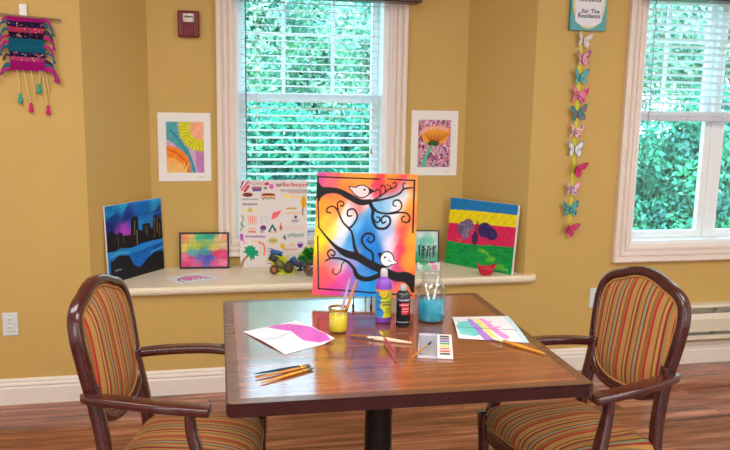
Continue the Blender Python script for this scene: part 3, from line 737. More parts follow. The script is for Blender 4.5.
# ================================================================== THINGS ON THE TABLE
TZ = .7500
def jar_wall(prof_out, th=.0022):
    return prof_out+[(max(r-th, .001), z+(th if i == 0 else 0)) for i, (r, z) in reversed(list(enumerate(prof_out)))]
M_yel = mat('yellow paint', (246, 222, 30), .3, var=.03); M_gold = mat('brass rim', (184, 150, 60), .3, metal=.7)
J = thing('paint_jar', 'small glass jar of yellow paint holding two brushes', 'jar', (.427, 2.402, TZ), 0)
out = [(.020, .0005), (.0275, .003), (.030, .010), (.030, .060), (.027, .068), (.0265, .072)]
obj('glass', lathe(bmesh.new(), jar_wall(out), 36, cap=False), M_jar, J, True)
J.scale = (1.1, 1.1, 1.12)
obj('yellow_paint', lathe(bmesh.new(), [(.018, .003), (.0255, .005), (.0277, .011), (.0277, .054), (.027, .0545)], 36), M_yel, J, True)
bm = bmesh.new(); sweep(bm, [(.0285*math.cos(k*PI/18), .0285*math.sin(k*PI/18), .072) for k in range(36)], rrect(.004, .008, .0015), closed=True)
obj('brass_rim', bm, M_gold, J, True)

def brush(label, p0, p1, r, handle, ferrule, bristle, name='paintbrush', group='paintbrushes on the table', hl=.66, fl=.16, flat_=1.0):
    """bristle tip at p0, handle end at p1"""
    p0, p1 = Vector(p0), Vector(p1); d = p1-p0; L = d.length
    t = thing(name, label, 'paintbrush', p0, group=group, rot=d.to_track_quat('X', 'Z').to_euler())
    b = 1-hl-fl
    obj('bristles', sweep(bmesh.new(), [(0, 0, 0), (L*b*.4, 0, 0), (L*b, 0, 0)], rrect(2, 2, .9, 3), [(r*.35, r*.2), (r*1.15*flat_, r*.75), (r*.95, r*.8)]), bristle, t, True)
    obj('ferrule', sweep(bmesh.new(), [(L*b, 0, 0), (L*(b+fl*.5), 0, 0), (L*(b+fl), 0, 0)], circ(1, 12), [(r*1.0, r*.82), (r*.95, r*.95), (r*.92, r*.92)]), ferrule, t, True)
    x0 = b+fl
    obj('handle', sweep(bmesh.new(), [(L*(x0+(1-x0)*k), 0, 0) for k in (0, .12, .3, .6, .85, 1)], circ(1, 12), [r*.9, r*1.05, r*1.1, r*.85, r*.65, r*.4]), handle, t, True)
    return t
M_wood = mat('raw wood handle', (222, 176, 128), .5, var=.08); M_ochre = mat('ochre handle', (216, 146, 40), .35); M_pinkh = mat('pink handle', (196, 44, 96), .35)
M_dark = mat('dark handle', (40, 52, 58), .35); M_or = mat('orange wood handle', (204, 132, 60), .4); M_silv = mat('aluminium ferrule', (214, 208, 196), .25, metal=.8)
M_gf = mat('gold ferrule', (200, 164, 84), .3, metal=.6); M_bris = mat('pale bristles', (226, 206, 160), .8, var=.2, vscale=200); M_brb = mat('brown bristles', (150, 92, 46), .8, var=.2, vscale=200)
M_brd = mat('dark bristles', (92, 92, 120), .8, var=.2); M_pale = mat('pale beech handle', (238, 214, 184), .4); M_lil = mat('lilac handle', (188, 160, 178), .4)
# two brushes standing in the yellow jar
brush('lilac handled brush leaning in the yellow paint jar', (.424, 2.398, .762), (.468, 2.425, .925), .0046, M_lil, M_gf, M_bris, group='brushes standing in the yellow jar')
brush('orange wood brush leaning in the yellow paint jar', (.433, 2.392, .762), (.490, 2.420, .922), .0052, M_or, M_gf, M_bris, group='brushes standing in the yellow jar')
# three lying at the left front
brush('dark handled brush, furthest back of the three side by side', (.290, 2.089, .7552), (.130, 2.044, .7540), .0040, M_dark, M_gf, M_brd, hl=.80, fl=.12, group='three brushes lying near the left chair')
brush('orange handled brush, middle one of the three side by side', (.292, 2.077, .7562), (.130, 2.012, .7540), .0042, M_or, M_gf, M_brd, hl=.80, fl=.12, group='three brushes lying near the left chair')
brush('orange handled brush, nearest of the three side by side', (.297, 2.062, .7552), (.141, 1.972, .7540), .0042, M_ochre, M_gf, M_brd, hl=.80, fl=.12, group='three brushes lying near the left chair')
brush('large pale brush with brown bristles in the middle of the table', (.452, 2.338, .7585), (.634, 2.236, .7555), .0068, M_pale, M_silv, M_brb, hl=.60, fl=.12)
brush('pink handled brush crossing over the large pale brush', (.556, 2.352, .7640), (.552, 2.110, .7640), .0040, M_pinkh, M_gf, mat('yellow bristles', (222, 190, 50), .7), hl=.62, fl=.16)
brush('golden handled brush with white bristles on the right hand drawing', (.900, 2.245, .7590), (1.012, 2.070, .7555), .0058, M_ochre, M_gf, mat('white bristles', (238, 228, 196), .7, var=.15, vscale=200), hl=.66, fl=.08, flat_=1.6)

# purple bottle
def label_wrap(art, name, r, z0, z1, a0, a1, parent):
    return art.mesh(name, lambda U, V: (r*np.cos(a0+(a1-a0)*U), r*np.sin(a0+(a1-a0)*U), z1+(z0-z1)*V), parent)
M_pur = mat('purple paint', (134, 70, 190), .25, var=.05, coat=.3); M_cap = mat('cap plastic', (214, 206, 214), .35)
Bp = thing('paint_bottle', 'purple squeeze bottle of paint with a yellow green label', 'bottle', (.601, 2.489, TZ))
obj('bottle_body', lathe(bmesh.new(), [(.018, 0), (.0235, .002), (.025, .007), (.025, .125), (.0235, .138), (.018, .149), (.012, .155), (.0105, .158)], 36), M_pur, Bp, True); Bp.scale = (1.12, 1.12, 1.03)
obj('cap', lathe(bmesh.new(), [(.0105, .158), (.0115, .159), (.0108, .178), (.009, .184), (.003, .186)], 24), M_cap, Bp, True)
a = Art(.062, .093, 80, (210, 214, 50))
a.poly([(0, 0), (.28, 0), (.40, .3), (.34, .6), (.55, .8), (.45, 1), (0, 1)], (56, 140, 206)); a.rect(0, 0, 1, .09, (230, 160, 60))
a.stroke([(.22, .14), (.32, .26), (.55, .30), (.72, .24), (.76, .13)], (50, 60, 50), .0028); a.ell(.5, .17, .25, .06, (222, 180, 40))
a.squig(.15, .85, .45, .028, (20, 60, 120), .0028, 9, 1); a.squig(.45, .85, .54, .022, (24, 40, 90), .0032, 7, 2); a.squig(.15, .4, .72, .04, (40, 90, 180), .003, 5, 3)
for k in range(4): a.squig(.62, .9, .66+.05*k, .006, (120, 130, 60), .0012, 8, k)
VD = -PI/2-.24
label_wrap(a, 'label', .0254, .022, .118, VD-1.28, VD+1.28, Bp)
# black bottle
Bb = thing('paint_bottle', 'black squeeze bottle of paint with a red label panel', 'bottle', (.656, 2.434, TZ))
obj('bottle_body', lathe(bmesh.new(), [(.016, 0), (.0195, .002), (.021, .006), (.021, .098), (.0195, .108), (.014, .116), (.0095, .119)], 36), mat('black bottle', (34, 32, 40), .25, coat=.4), Bb, True); Bb.scale = (1.18, 1.18, 1.06)
obj('cap', lathe(bmesh.new(), [(.0098, .119), (.0105, .120), (.0098, .135), (.008, .138)], 24), mat('grey cap', (186, 178, 176), .4), Bb, True)
a = Art(.05, .085, 66, (22, 20, 26))
a.rect(0, 0, 1, .12, (70, 66, 74)); a.rect(0, .0, .06, 1, (210, 214, 224)); a.rect(.42, .17, .86, .62, (196, 50, 62)); a.rect(.3, .2, .42, .30, (160, 40, 50))
a.squig(.3, .85, .07, .02, (230, 230, 235), .0016, 12, 1); a.squig(.34, .84, .25, .03, (240, 200, 205), .0018, 8, 2); a.squig(.46, .84, .40, .02, (250, 220, 220), .0014, 9, 3); a.squig(.46, .82, .5, .015, (250, 220, 220), .0012, 9, 4); a.squig(.2, .85, .9, .02, (190, 190, 196), .0016, 14, 5)
label_wrap(a, 'label', .0214, .010, .097, VD-1.3, VD+1.3, Bb)
# blue jar
Jb = thing('paint_jar', 'tall glass mason jar half full of blue paint water', 'jar', (.771, 2.482, TZ))
out = [(.028, .0005), (.038, .003), (.0415, .010), (.0415, .096), (.038, .110), (.031, .120), (.0285, .124), (.0300, .128), (.0300, .134), (.0285, .137), (.0300, .140), (.0295, .148)]
obj('glass', lathe(bmesh.new(), jar_wall(out), 40, cap=False), M_jar, Jb, True)
Jb.scale = (1.2, 1.2, 1.15)
obj('blue_water', lathe(bmesh.new(), [(.025, .003), (.036, .0045), (.039, .011), (.039, .064), (.0385, .0655)], 40), mat('blue paint water', (40, 176, 206), .15, var=.12, vscale=40), Jb, True)
brush('white handled brush standing in the blue jar, leaning right', (.765, 2.478, .757), (.801, 2.500, .905), .0042, mat('white handle', (238, 236, 230), .4), M_silv, M_bris, group='brushes standing in the blue jar')
brush('white handled brush standing in the blue jar, leaning left', (.778, 2.474, .757), (.752, 2.500, .882), .0040, mat('white handle', (238, 236, 230), .4), M_silv, M_bris, group='brushes standing in the blue jar')

# drawings on the table
def sheet(name, label, corners, art, lift, thick=.0006, cat='drawing', group=None, crease=None):
    """corners: back-left, back-right, front-right, front-left in world (x, y)"""
    c = [Vector((x, y, 0)) for x, y in corners]; o = sum(c, Vector())/4
    z0 = corners_z
    t = thing(name, label, cat, (o.x, o.y, z0), group=group)
    q = [np.array(p-o)[:2] for p in c]
    def fn(U, V, dz=0):
        P = [(q[0][k]*(1-U)+q[1][k]*U)*(1-V)+(q[3][k]*(1-U)+q[2][k]*U)*V for k in (0, 1)]
        return P[0], P[1], thick+.0006+lift(U, V)+dz
    art.mesh('drawn_side', fn, t)
    b = Art(1, 1, 24, (236, 236, 238)); b.mesh('paper_back', lambda U, V: fn(U, V, -thick), t)
    return t
corners_z = TZ
a = Art(.21, .28, 150, (238, 236, 244)); PK = (214, 84, 190)
# artwork: portrait sheet, u to the back-right, v towards the viewer
a.poly([(.42, .03), (.62, .0), (.80, .08), (.97, .45), (.99, .80), (.93, .99), (.72, .93), (.55, .78), (.56, .6), (.60, .42), (.50, .25)], PK, .9)
a.C *= (1+.06*a.noise(60, 25, 3)*(np.abs(a.C[..., 1]-90) < 60))[..., None]
for k in range(9): a.squig(.08+.03*(k % 3), .40, .12+.08*k, .012, (205, 200, 214), .0009, 8, k)
a.stroke([(.02, .42), (.25, .50), (.45, .46), (.57, .47)], (96, 100, 120), .0032)
sheet('drawing', 'folded drawing with a large pink shape beside the yellow jar', [(.118, 2.445), (.303, 2.545), (.399, 2.302), (.230, 2.201)], a,
      lambda U, V: .010*np.sin(np.clip(V, 0, 1)*PI)*(.4+.6*U)+.012*np.clip(U-.75, 0, 1)*4*np.clip(V-.6, 0, 1)*2)
a = Art(.24, .26, 150, (240, 238, 240))
a.ell(.22, .60, .20, .30, (110, 206, 200)); a.ell(.13, .82, .10, .06, (130, 214, 206))
a.stroke([(.28, .22), (.30, .45), (.34, .62), (.38, .80), (.45, 1.0)], (176, 130, 214), [.022, .022, .026, .030, .034]); a.stroke([(.38, .18), (.42, .38), (.46, .6), (.52, .85), (.56, .98)], (246, 224, 120), [.02, .02, .022, .02, .01])
a.stroke([(.48, .16), (.53, .36), (.58, .60), (.70, .86)], (238, 150, 214), [.02, .024, .028, .03]); a.stroke([(.54, .36), (.62, .30)], (238, 150, 214), .012); a.stroke([(.60, .58), (.70, .52)], (238, 150, 214), .012)
a.rect(.90, 0, 1, 1, (196, 226, 236)); a.stroke([(.02, .60), (.4, .62), (.95, .60)], (90, 76, 90), .0036); a.squig(.04, .1, .3, .1, (190, 190, 200), .0012, 6, 1)
for k in range(5): a.squig(.66, .84, .2+.07*k, .01, (214, 210, 220), .0009, 6, k)
sheet('drawing', 'curled drawing with rainbow splashes at the right side of the table', [(.857, 2.508), (1.064, 2.491), (1.013, 2.190), (.800, 2.268)], a,
      lambda U, V: .011*np.sin(V*PI)*(1-.6*U)+.004*np.clip(V-.7, 0, 1)*(1-U))

# paint palette (open lid + tray)
Pp = thing('watercolor_set', 'open watercolor set with a clear lid and eight coloured pans', 'paint set', (.712, 2.196, TZ), math.radians(-13.5))
Pp.rotation_euler = (0, 0, 0)
tm = Matrix(((1, .0, 0, 0), (0, 1, 0, 0), (0, 0, 1, 0), (0, 0, 0, 1)))
def quadbox(name, q, z0, z1, mt, parent, bev=.0015):
    o = parent.location; bm = prism(bmesh.new(), [(x-o.x, y-o.y) for x, y in q], z0, z1)
    if bev: bmesh.ops.bevel(bm, geom=bm.edges[:], offset=bev, segments=2, affect='EDGES')
    return obj(name, bm, mt, parent)
q0 = np.array((.737, 2.325)); q1 = np.array((.785, 2.308)); q2 = np.array((.711, 2.066)); q3 = q0+(q2-q1)   # tray quad (parallelogram-ish)
ux = (q1-q0); ux = ux/np.linalg.norm(ux); uy = np.array((ux[1], -ux[0]));
if uy[1] > 0: uy = -uy
# true rectangle fitted: centre and axis
axis = ((q2-q1)+(q3-q0))/2; axis = axis/np.linalg.norm(axis); side = np.array((-axis[1], axis[0]));
if side[0] < 0: side = -side
cen = np.array((.729, 2.196)); Lh, Wh = .111, .024
tray = [tuple(cen+side*s*Wh+axis*t_*Lh) for s, t_ in ((-1, 1), (1, 1), (1, -1), (-1, -1))]
Pw = Vector((.729, 2.190, TZ)); Pp.location = Pw; Pp.rotation_euler = (0, 0, math.atan2(side[1], side[0]))
M_tray = mat('tray plastic', (240, 238, 236), .35, var=.01)
obj('tray', bx(bmesh.new(), -Wh, Wh, -Lh, Lh, 0.0005, .009, .002), M_tray, Pp)
for k, c in enumerate([(40, 36, 44), (96, 64, 120), (70, 90, 190), (60, 160, 80), (236, 214, 60), (230, 130, 120), (214, 60, 70), (60, 40, 40)]):
    obj('paint_pan', bx(bmesh.new(), -.015, .015, Lh-.033-k*.0245, Lh-.020-k*.0245, .0085, .0100, .0006), mat('pan colour %d' % k, c, .5), Pp)
def frosted(name, rgb, f):
    M = glass_mat(name, (.97, .97, .98), .08, .15, .3); n = M.node_tree.nodes; l = M.node_tree.links
    d = n.new('ShaderNodeBsdfDiffuse'); d.inputs[0].default_value = lin(rgb)+(1,); x = n.new('ShaderNodeMixShader'); x.inputs[0].default_value = f
    o_ = n['Material Output']; l.new(o_.inputs[0].links[0].from_socket, x.inputs[1]); l.new(d.outputs[0], x.inputs[2]); l.new(x.outputs[0], o_.inputs[0])
    return M
M_lid = frosted('clear lid', (226, 226, 240), .30)
bm = bmesh.new(); bx(bm, -Wh-.058, -Wh-.002, -Lh, Lh, .0006, .0016); lid = obj('lid', bm, M_lid, Pp)
bm = bmesh.new()
for a_ in ((-Wh-.058, -Wh-.0565, -Lh, Lh), (-Wh-.0035, -Wh-.002, -Lh, Lh), (-Wh-.0565, -Wh-.0035, -Lh, -Lh+.0015), (-Wh-.0565, -Wh-.0035, Lh-.0015, Lh)): bx(bm, *a_, .0016, .009)
obj('lid_rim', bm, frosted('clear lid rim', (236, 236, 246), .6), lid)
brush('small brush lying across the clear lid of the watercolor set', (.694, 2.212, .7645), (.597, 2.094, .7600), .0032, M_or, M_gf, mat('black bristles', (30, 30, 36), .7), hl=.6, fl=.16)

# ================================================================== THINGS ON THE WINDOW LEDGE
LZ = .5722
def canvas(name, label, cat, bl, br, h, lean, d, art, side=None, group=None):
    bl = Vector((*bl, LZ)); br = Vector((*br, LZ)); w = (br-bl).length; az = math.atan2(br.y-bl.y, br.x-bl.x)
    t = sheet_thing(name, label, cat, (bl+br)/2+Vector((0, 0, .0008)), az, math.radians(lean), group)
    canvas_box(w, h, d, side or M_white, t, 'stretched_canvas')
    return t, w, h
# skyline canvas (left)
a = Art(.42, .40, 190, (20, 80, 180))
a.idw([(u, v, c) for u, v, c in [(.05, .05, (20, 130, 200)), (.3, .03, (40, 170, 220)), (.6, .05, (20, 110, 200)), (.9, .05, (40, 160, 220)), (.1, .18, (16, 70, 160)), (.4, .16, (30, 60, 150)), (.7, .15, (20, 110, 200)), (.95, .18, (20, 90, 190)),
    (.05, .3, (30, 40, 130)), (.2, .36, (110, 60, 160)), (.33, .38, (180, 70, 196)), (.1, .42, (60, 50, 130)), (.6, .3, (30, 130, 210)), (.8, .3, (40, 120, 200)), (.5, .4, (40, 90, 180)), (.5, .6, (20, 110, 210)), (.1, .62, (30, 140, 220)), (.9, .5, (20, 100, 200))]], 4, .05)
a.C *= (1+.16*a.noise(4, 40, 2))[..., None]
NK = (26, 24, 30)
def S(x, y):   # detail view position (x, y) -> canvas (u, v)
    px, py = 90+x/4.5, 190+y/4.5; u = (px-100.5)/(159-100.5+(166-159)*(py-199)/68-(108-100.5)*(py-208)/73); u = (px-(100.5+7.5*(py-208)/73))/(58.5-.5*(py-200)/70)
    return (u, (py-(208-9*u))/(72.5-4.5*u))
def sp_(pts, c): a.poly([S(*p) for p in pts], c)
sp_([(65, 275), (66, 190), (85, 178), (95, 195), (110, 200), (112, 190), (130, 192), (132, 205), (168, 200), (166, 135), (176, 122), (198, 122), (203, 178), (222, 182), (222, 155), (255, 148), (262, 170), (272, 170), (272, 118), (300, 110), (318, 112), (330, 215), (230, 232), (160, 262)], NK)
sp_([(80, 300), (120, 286), (165, 290), (200, 325), (215, 340), (250, 300), (285, 275), (335, 265), (345, 350), (90, 410)], (28, 30, 38))
for k, (x, y0, y1, c) in enumerate([(183, 140, 200, (150, 150, 120)), (196, 180, 238, (170, 160, 120)), (245, 162, 210, (90, 90, 90)), (278, 135, 210, (140, 110, 90)), (292, 140, 190, (170, 140, 80)), (305, 150, 205, (130, 110, 110)), (112, 210, 250, (120, 90, 50)), (135, 210, 235, (90, 80, 90)), (95, 215, 240, (90, 60, 50)), (237, 165, 195, (150, 120, 70))]):
    a.stroke([S(x, y0), S(x+3, y1)], c, .006, sm=False, a=.8)
a.stroke([S(286, 108), S(292, 76), S(314, 108)], NK, .003, sm=False)
a.stroke([S(275, 125), S(287, 135), S(300, 115), S(312, 132), S(318, 118)], (60, 150, 200), .003)
a.stroke([S(88, 300), S(120, 272), S(160, 268), S(200, 262), S(260, 240), S(325, 222)], (40, 150, 225), [.03, .034, .03, .03, .025, .02], a=.8); a.stroke([S(85, 292), S(120, 278), S(165, 278), S(190, 300), S(212, 322), S(250, 285), S(325, 250)], (70, 180, 235), .008)
a.stroke([S(170, 285), S(205, 320), S(240, 285), S(270, 260)], (24, 110, 205), [.02, .04, .03, .02])
a.squig(S(104, 350)[0], S(132, 350)[0], S(118, 350)[1], .012, (150, 190, 190), .0035, 6, 4)
a.texture(.04)
t, w, h = canvas('canvas_painting', 'dark blue city skyline painting on canvas leaning in the left corner of the ledge', 'painting', (-.474, 3.905), (-.222, 4.232), .392, 2, .010, a)
a.w = w
a.mesh('painted_surface', lambda U, V: ((U-.5)*(w-.001), np.full_like(U, -.0006), (1-V)*(h-.001)), t)
# striped butterfly canvas (right)
a = Art(.47, .40, 200, (30, 120, 200))
def Q(x, y):
    px, py = 410+x/4.5, 190+y/4.5; v0 = (py-199)/65; xl = 452-8*v0; u = (px-xl)/(69.5)
    v = (py-(199+8*u))/(63+5.5*u); return u, v
a.rect(0, 0, 1, 1, (34, 128, 196))
a.poly([Q(178, 92), Q(300, 100), Q(510, 122), Q(500, 420), Q(100, 420)], (250, 228, 24)); a.poly([Q(170, 150), Q(330, 160), Q(500, 176), Q(500, 420), Q(100, 420)], (226, 40, 96)); a.poly([Q(155, 226), Q(250, 242), Q(330, 252), Q(485, 262), Q(500, 420), Q(100, 420)], (18, 158, 74))
for k in range(60):
    r = np.random.default_rng(k); u, v = r.uniform(.05, .95), r.uniform(.62, .95); a.squig(u-.04, u+.04, v, .01, (40, 190, 60) if k % 2 else (14, 130, 70), .004, 4, k)
for (x, y) in ((330, 275), (365, 320), (410, 345), (430, 360), (375, 310), (345, 285), (395, 355)): a.squig(Q(x-16, y)[0], Q(x+16, y)[0], Q(x, y)[1], .03, (120, 214, 70), .005, 7, x)
for u, v, ru, rv, c, g in [(Q(245, 175)+(.095, .10, (110, 90, 130), -.5)), (Q(270, 162)+(.08, .09, (120, 100, 140), .5)), (Q(345, 185)+(.10, .11, (62, 44, 110), -.4)), (Q(370, 200)+(.11, .09, (56, 40, 104), .3)), (Q(255, 200)+(.06, .08, (130, 116, 150), 0)), (Q(300, 220)+(.05, .10, (92, 44, 96), 0))]: a.ell(u, v, ru, rv, c, ang=g)
for k in range(40):
    r = np.random.default_rng(90+k); x, y = (r.uniform(225, 290), r.uniform(145, 215)) if k % 2 else (r.uniform(325, 395), r.uniform(165, 225)); a.ell(*Q(x, y), .008, .008, (180, 176, 190) if k % 2 else (100, 80, 150))
a.stroke([Q(300, 235), Q(306, 190), Q(312, 145)], (30, 30, 40), .006); a.stroke([Q(305, 175), Q(320, 150)], (60, 60, 60), .003)
a.C *= (1+.05*a.noise(30, 40, 4))[..., None]; a.texture(.03)
t, w2, h2 = canvas('canvas_painting', 'blue yellow pink and green striped painting with purple butterfly at the right of the ledge', 'painting', (1.372, 4.175), (1.640, 3.822), .385, 6, .022, a)
a.mesh('painted_surface', lambda U, V: ((U-.5)*(w2-.001), np.full_like(U, -.0006), (1-V)*(h2-.001)), t)

M_bfr = mat('black frame', (28, 24, 26), .35)
def framed(label, bl, br, h, lean, art, fw=.009, group='small black framed pictures on the ledge'):
    bl = Vector((*bl, LZ)); br = Vector((*br, LZ)); w = (br-bl).length; az = math.atan2(br.y-bl.y, br.x-bl.x)
    t = sheet_thing('picture_frame', label, 'picture', (bl+br)/2+Vector((0, 0, .0008)), az, math.radians(lean), group)
    bm = bmesh.new(); bx(bm, -w/2, w/2, 0, .014, 0, fw, .001, 1); bx(bm, -w/2, w/2, 0, .014, h-fw, h, .001, 1); bx(bm, -w/2, -w/2+fw, 0, .014, fw, h-fw, .001, 1); bx(bm, w/2-fw, w/2, 0, .014, fw, h-fw, .001, 1)
    obj('frame', bm, M_bfr, t)
    obj('backing', bx(bmesh.new(), -w/2+.002, w/2-.002, .008, .012, .002, h-.002), M_blackp, t)
    art.mesh('artwork', lambda U, V: ((U-.5)*(w-2*fw+.001), np.full_like(U, .006), fw+(1-V)*(h-2*fw)), t)
    obj('glazing', bx(bmesh.new(), -w/2+fw-.001, w/2-fw+.001, .003, .0045, fw-.001, h-fw+.001), glass_mat('picture glazing', (1, 1, 1), .02, .05, .3), t)
a = Art(.26, .20, 120, (200, 200, 90))
a.idw([(u, v, c) for u, v, c in [(.05, .08, (240, 140, 110)), (.2, .1, (230, 190, 100)), (.4, .08, (70, 200, 150)), (.62, .06, (50, 170, 150)), (.8, .12, (220, 190, 110)), (.96, .1, (240, 160, 130)), (.05, .45, (226, 210, 80)), (.3, .35, (190, 200, 80)), (.55, .3, (150, 190, 110)), (.7, .4, (210, 200, 90)), (.92, .35, (220, 190, 150)),
    (.25, .58, (80, 170, 170)), (.5, .52, (70, 160, 170)), (.05, .7, (236, 110, 150)), (.2, .75, (226, 60, 130)), (.4, .7, (110, 110, 200)), (.6, .75, (80, 90, 200)), (.78, .6, (226, 40, 110)), (.9, .65, (232, 60, 130)), (.9, .9, (240, 130, 170)), (.1, .95, (220, 50, 120)), (.35, .92, (220, 100, 160)), (.55, .92, (120, 110, 200)), (.7, .9, (226, 90, 150))]], 4, .03)
a.C = a.C*(1+.04*a.noise(60, 4, 1)+.08*a.noise(3, 70, 2))[..., None]+20*a.noise(40, 50, 3)[..., None]*np.array([1, .2, .8]); a.C = np.clip(a.C, 0, 255)
framed('black framed colourful abstract picture left of the alcove window', (-.140, 4.205), (.128, 4.185), .200, 8, a)
a = Art(.14, .20, 90, (222, 238, 234))
a.idw([(.2, .1, (226, 240, 238)), (.8, .1, (220, 240, 236)), (.3, .35, (110, 214, 196)), (.7, .3, (130, 220, 200)), (.9, .45, (214, 236, 232)), (.1, .4, (150, 220, 210)), (.5, .55, (190, 230, 226)), (.2, .9, (60, 170, 130)), (.8, .9, (90, 190, 150)), (.5, .8, (120, 190, 170))], 4, .03)
for k in range(26):
    r = np.random.default_rng(k); u = r.uniform(.05, .95); y = r.uniform(.45, .62); c = [(20, 60, 60), (50, 40, 90), (20, 120, 80), (30, 30, 40)][k % 4]
    a.stroke([(u, y), (u+r.uniform(-.03, .03), y+.28)], c, r.uniform(.002, .007)); a.ell(u, y, .03, .03, c)
framed('black framed green watercolor, half hidden behind the easel painting', (1.195, 4.19), (1.336, 4.175), .190, 8, a, .006)

# posters leaning at the window
a = Art(.375, .48, 240, (232, 224, 222))
def W(x, y): return ((235+x/9)-239.6)/67.2, ((175+y/9)-182.2)/84.5
def Wl(x, y): return ((235+x/8.19)-239.6)/67.2, ((220+y/8.19)-182.2)/84.5
RD = (206, 60, 70)
a.stroke([W(60, 95), W(75, 75), W(50, 130)], (110, 50, 130), .006); a.stroke([W(120, 75), W(60, 150)], (226, 90, 120), .010); a.stroke([W(118, 118), W(88, 158)], (196, 50, 90), .014)
a.poly([W(145, 122), W(240, 120), W(232, 160), W(160, 162)], (120, 90, 170)); a.rect(*W(148, 122), *W(238, 132), (206, 130, 60)); a.ell(*W(282, 96), .035, .018, (214, 50, 80)); a.ell(*W(322, 120), .035, .030, (230, 100, 190)); a.ell(*W(270, 132), .028, .016, (130, 150, 120))
a.squig(*[W(365, 0)[0], W(415, 0)[0]], W(0, 105)[1], .022, (150, 70, 60), .004, 6, 1); a.squig(W(400, 0)[0], W(640, 0)[0], W(0, 155)[1], .016, (140, 130, 150), .003, 26, 2); a.squig(W(470, 0)[0], W(640, 0)[0], W(0, 172)[1], .010, (200, 120, 130), .003, 18, 3)
a.ell(*W(112, 190), .075, .024, (120, 40, 34)); a.rect(*W(70, 182), *W(155, 194), (150, 60, 40)); a.ell(*W(295, 190), .10, .016, (140, 40, 40)); a.rect(*W(232, 196), *W(360, 206), (226, 150, 80)); a.squig(W(235, 0)[0], W(355, 0)[0], W(0, 225)[1], .02, (150, 190, 130), .005, 8, 4); a.squig(W(232, 0)[0], W(355, 0)[0], W(0, 218)[1], .012, (214, 70, 60), .003, 9, 5)
a.squig(W(60, 0)[0], W(205, 0)[0], W(0, 230)[1], .010, (120, 140, 150), .003, 18, 6); a.squig(W(65, 0)[0], W(195, 0)[0], W(0, 272)[1], .013, (70, 80, 96), .0036, 13, 7)
a.ell(*W(132, 322), .035, .028, (216, 200, 110)); a.ell(*W(75, 325), .02, .02, (240, 234, 150)); a.ell(*W(180, 325), .02, .02, (240, 234, 150))
a.ell(*W(460, 205), .03, .026, (250, 236, 120)); a.rect(*W(480, 200), *W(570, 222), (248, 222, 150)); a.ell(*W(612, 255), .042, .068, (244, 176, 20)); a.stroke([W(606, 310), W(604, 370)], (150, 100, 50), .006); a.stroke([W(612, 210), W(612, 300)], (220, 150, 20), .004)
a.rect(*W(455, 305), *W(545, 316), (214, 160, 60)); a.stroke([W(450, 352), W(580, 350)], (236, 190, 90), .006)
a.poly([W(320, 410), W(335, 345), W(370, 340), W(412, 322), (W(400, 350)), W(370, 390)], (246, 110, 120)); a.squig(W(270, 0)[0], W(370, 0)[0], W(0, 285)[1], .008, (220, 216, 220), .002, 12, 8)
a.stroke([W(60, 370), W(72, 400), (W(58, 440)), W(80, 470)], (110, 170, 130), .007); a.ell(*W(150, 405), .055, .045, (250, 190, 170)); 
for k in range(5): a.stroke([W(115+18*k, 372), W(120+16*k, 450)], (226, 120, 100), .0022)
for x in (235, 280): a.ell(*W(x, 405), .022, .045, (190, 200, 210)); a.ell(*W(x, 405), .014, .036, (232, 226, 224))
a.ell(*W(540, 388), .022, .018, (120, 60, 140)); a.stroke([W(500, 415), W(575, 412)], (150, 150, 170), .004); a.stroke([W(515, 430), W(560, 428)], (130, 130, 150), .004)
# lower half
a.poly([Wl(300, 34), Wl(338, 96), Wl(318, 98), Wl(300, 62), Wl(284, 98), Wl(266, 98)], (16, 110, 116)); a.stroke([Wl(270, 102), Wl(335, 104)], (230, 140, 140), .005); a.ell(*Wl(370, 70), .022, .03, (226, 100, 90)); a.stroke([Wl(368, 35), Wl(368, 60)], (226, 100, 90), .006)
a.rect(*Wl(106, 66), *Wl(160, 78), (246, 180, 170)); a.squig(Wl(105, 0)[0], Wl(165, 0)[0], Wl(0, 98)[1], .014, (236, 120, 110), .005, 8, 9); a.ell(*Wl(225, 68), .045, .030, (120, 60, 130)); a.ell(*Wl(215, 95), .03, .022, (180, 170, 200)); a.stroke([Wl(45, 30), Wl(55, 60), Wl(42, 90)], (120, 170, 140), .007)
for k in range(9): a.stroke([Wl(400+k*20, 50+10*(k % 2)), Wl(405+k*20, 92)], (246, 196, 170), .004)
a.ell(*Wl(485, 18), .05, .014, (170, 170, 186)); a.squig(Wl(80, 0)[0], Wl(240, 0)[0], Wl(0, 137)[1], .012, (150, 70, 170), .004, 18, 10); a.squig(Wl(40, 0)[0], Wl(62, 0)[0], Wl(0, 140)[1], .05, (190, 80, 190), .006, 5, 11); a.ell(*Wl(75, 185), .022, .02, (246, 180, 210))
a.ell(*Wl(305, 172), .075, .042, (222, 206, 150)); a.ell(*Wl(305, 172), .055, .022, (200, 176, 110)); a.squig(Wl(425, 0)[0], Wl(560, 0)[0], Wl(0, 130)[1], .030, (130, 160, 150), .003, 20, 12); a.poly([Wl(380, 150), Wl(410, 118), Wl(402, 150)], (20, 60, 50)); a.poly([Wl(390, 165), Wl(415, 140), Wl(410, 165)], (20, 60, 50))
a.poly([Wl(502, 198), Wl(556, 198), Wl(540, 232), Wl(512, 230)], (120, 50, 170)); a.stroke([Wl(505, 185), Wl(550, 188)], (200, 180, 220), .006); a.poly([Wl(360, 205), Wl(385, 190), Wl(404, 212), Wl(395, 240), Wl(370, 232)], (250, 196, 40)); a.stroke([Wl(445, 215), Wl(462, 202), Wl(480, 216)], (240, 160, 80), .006); a.squig(Wl(390, 0)[0], Wl(500, 0)[0], Wl(0, 244)[1], .010, (236, 150, 120), .004, 14, 13)
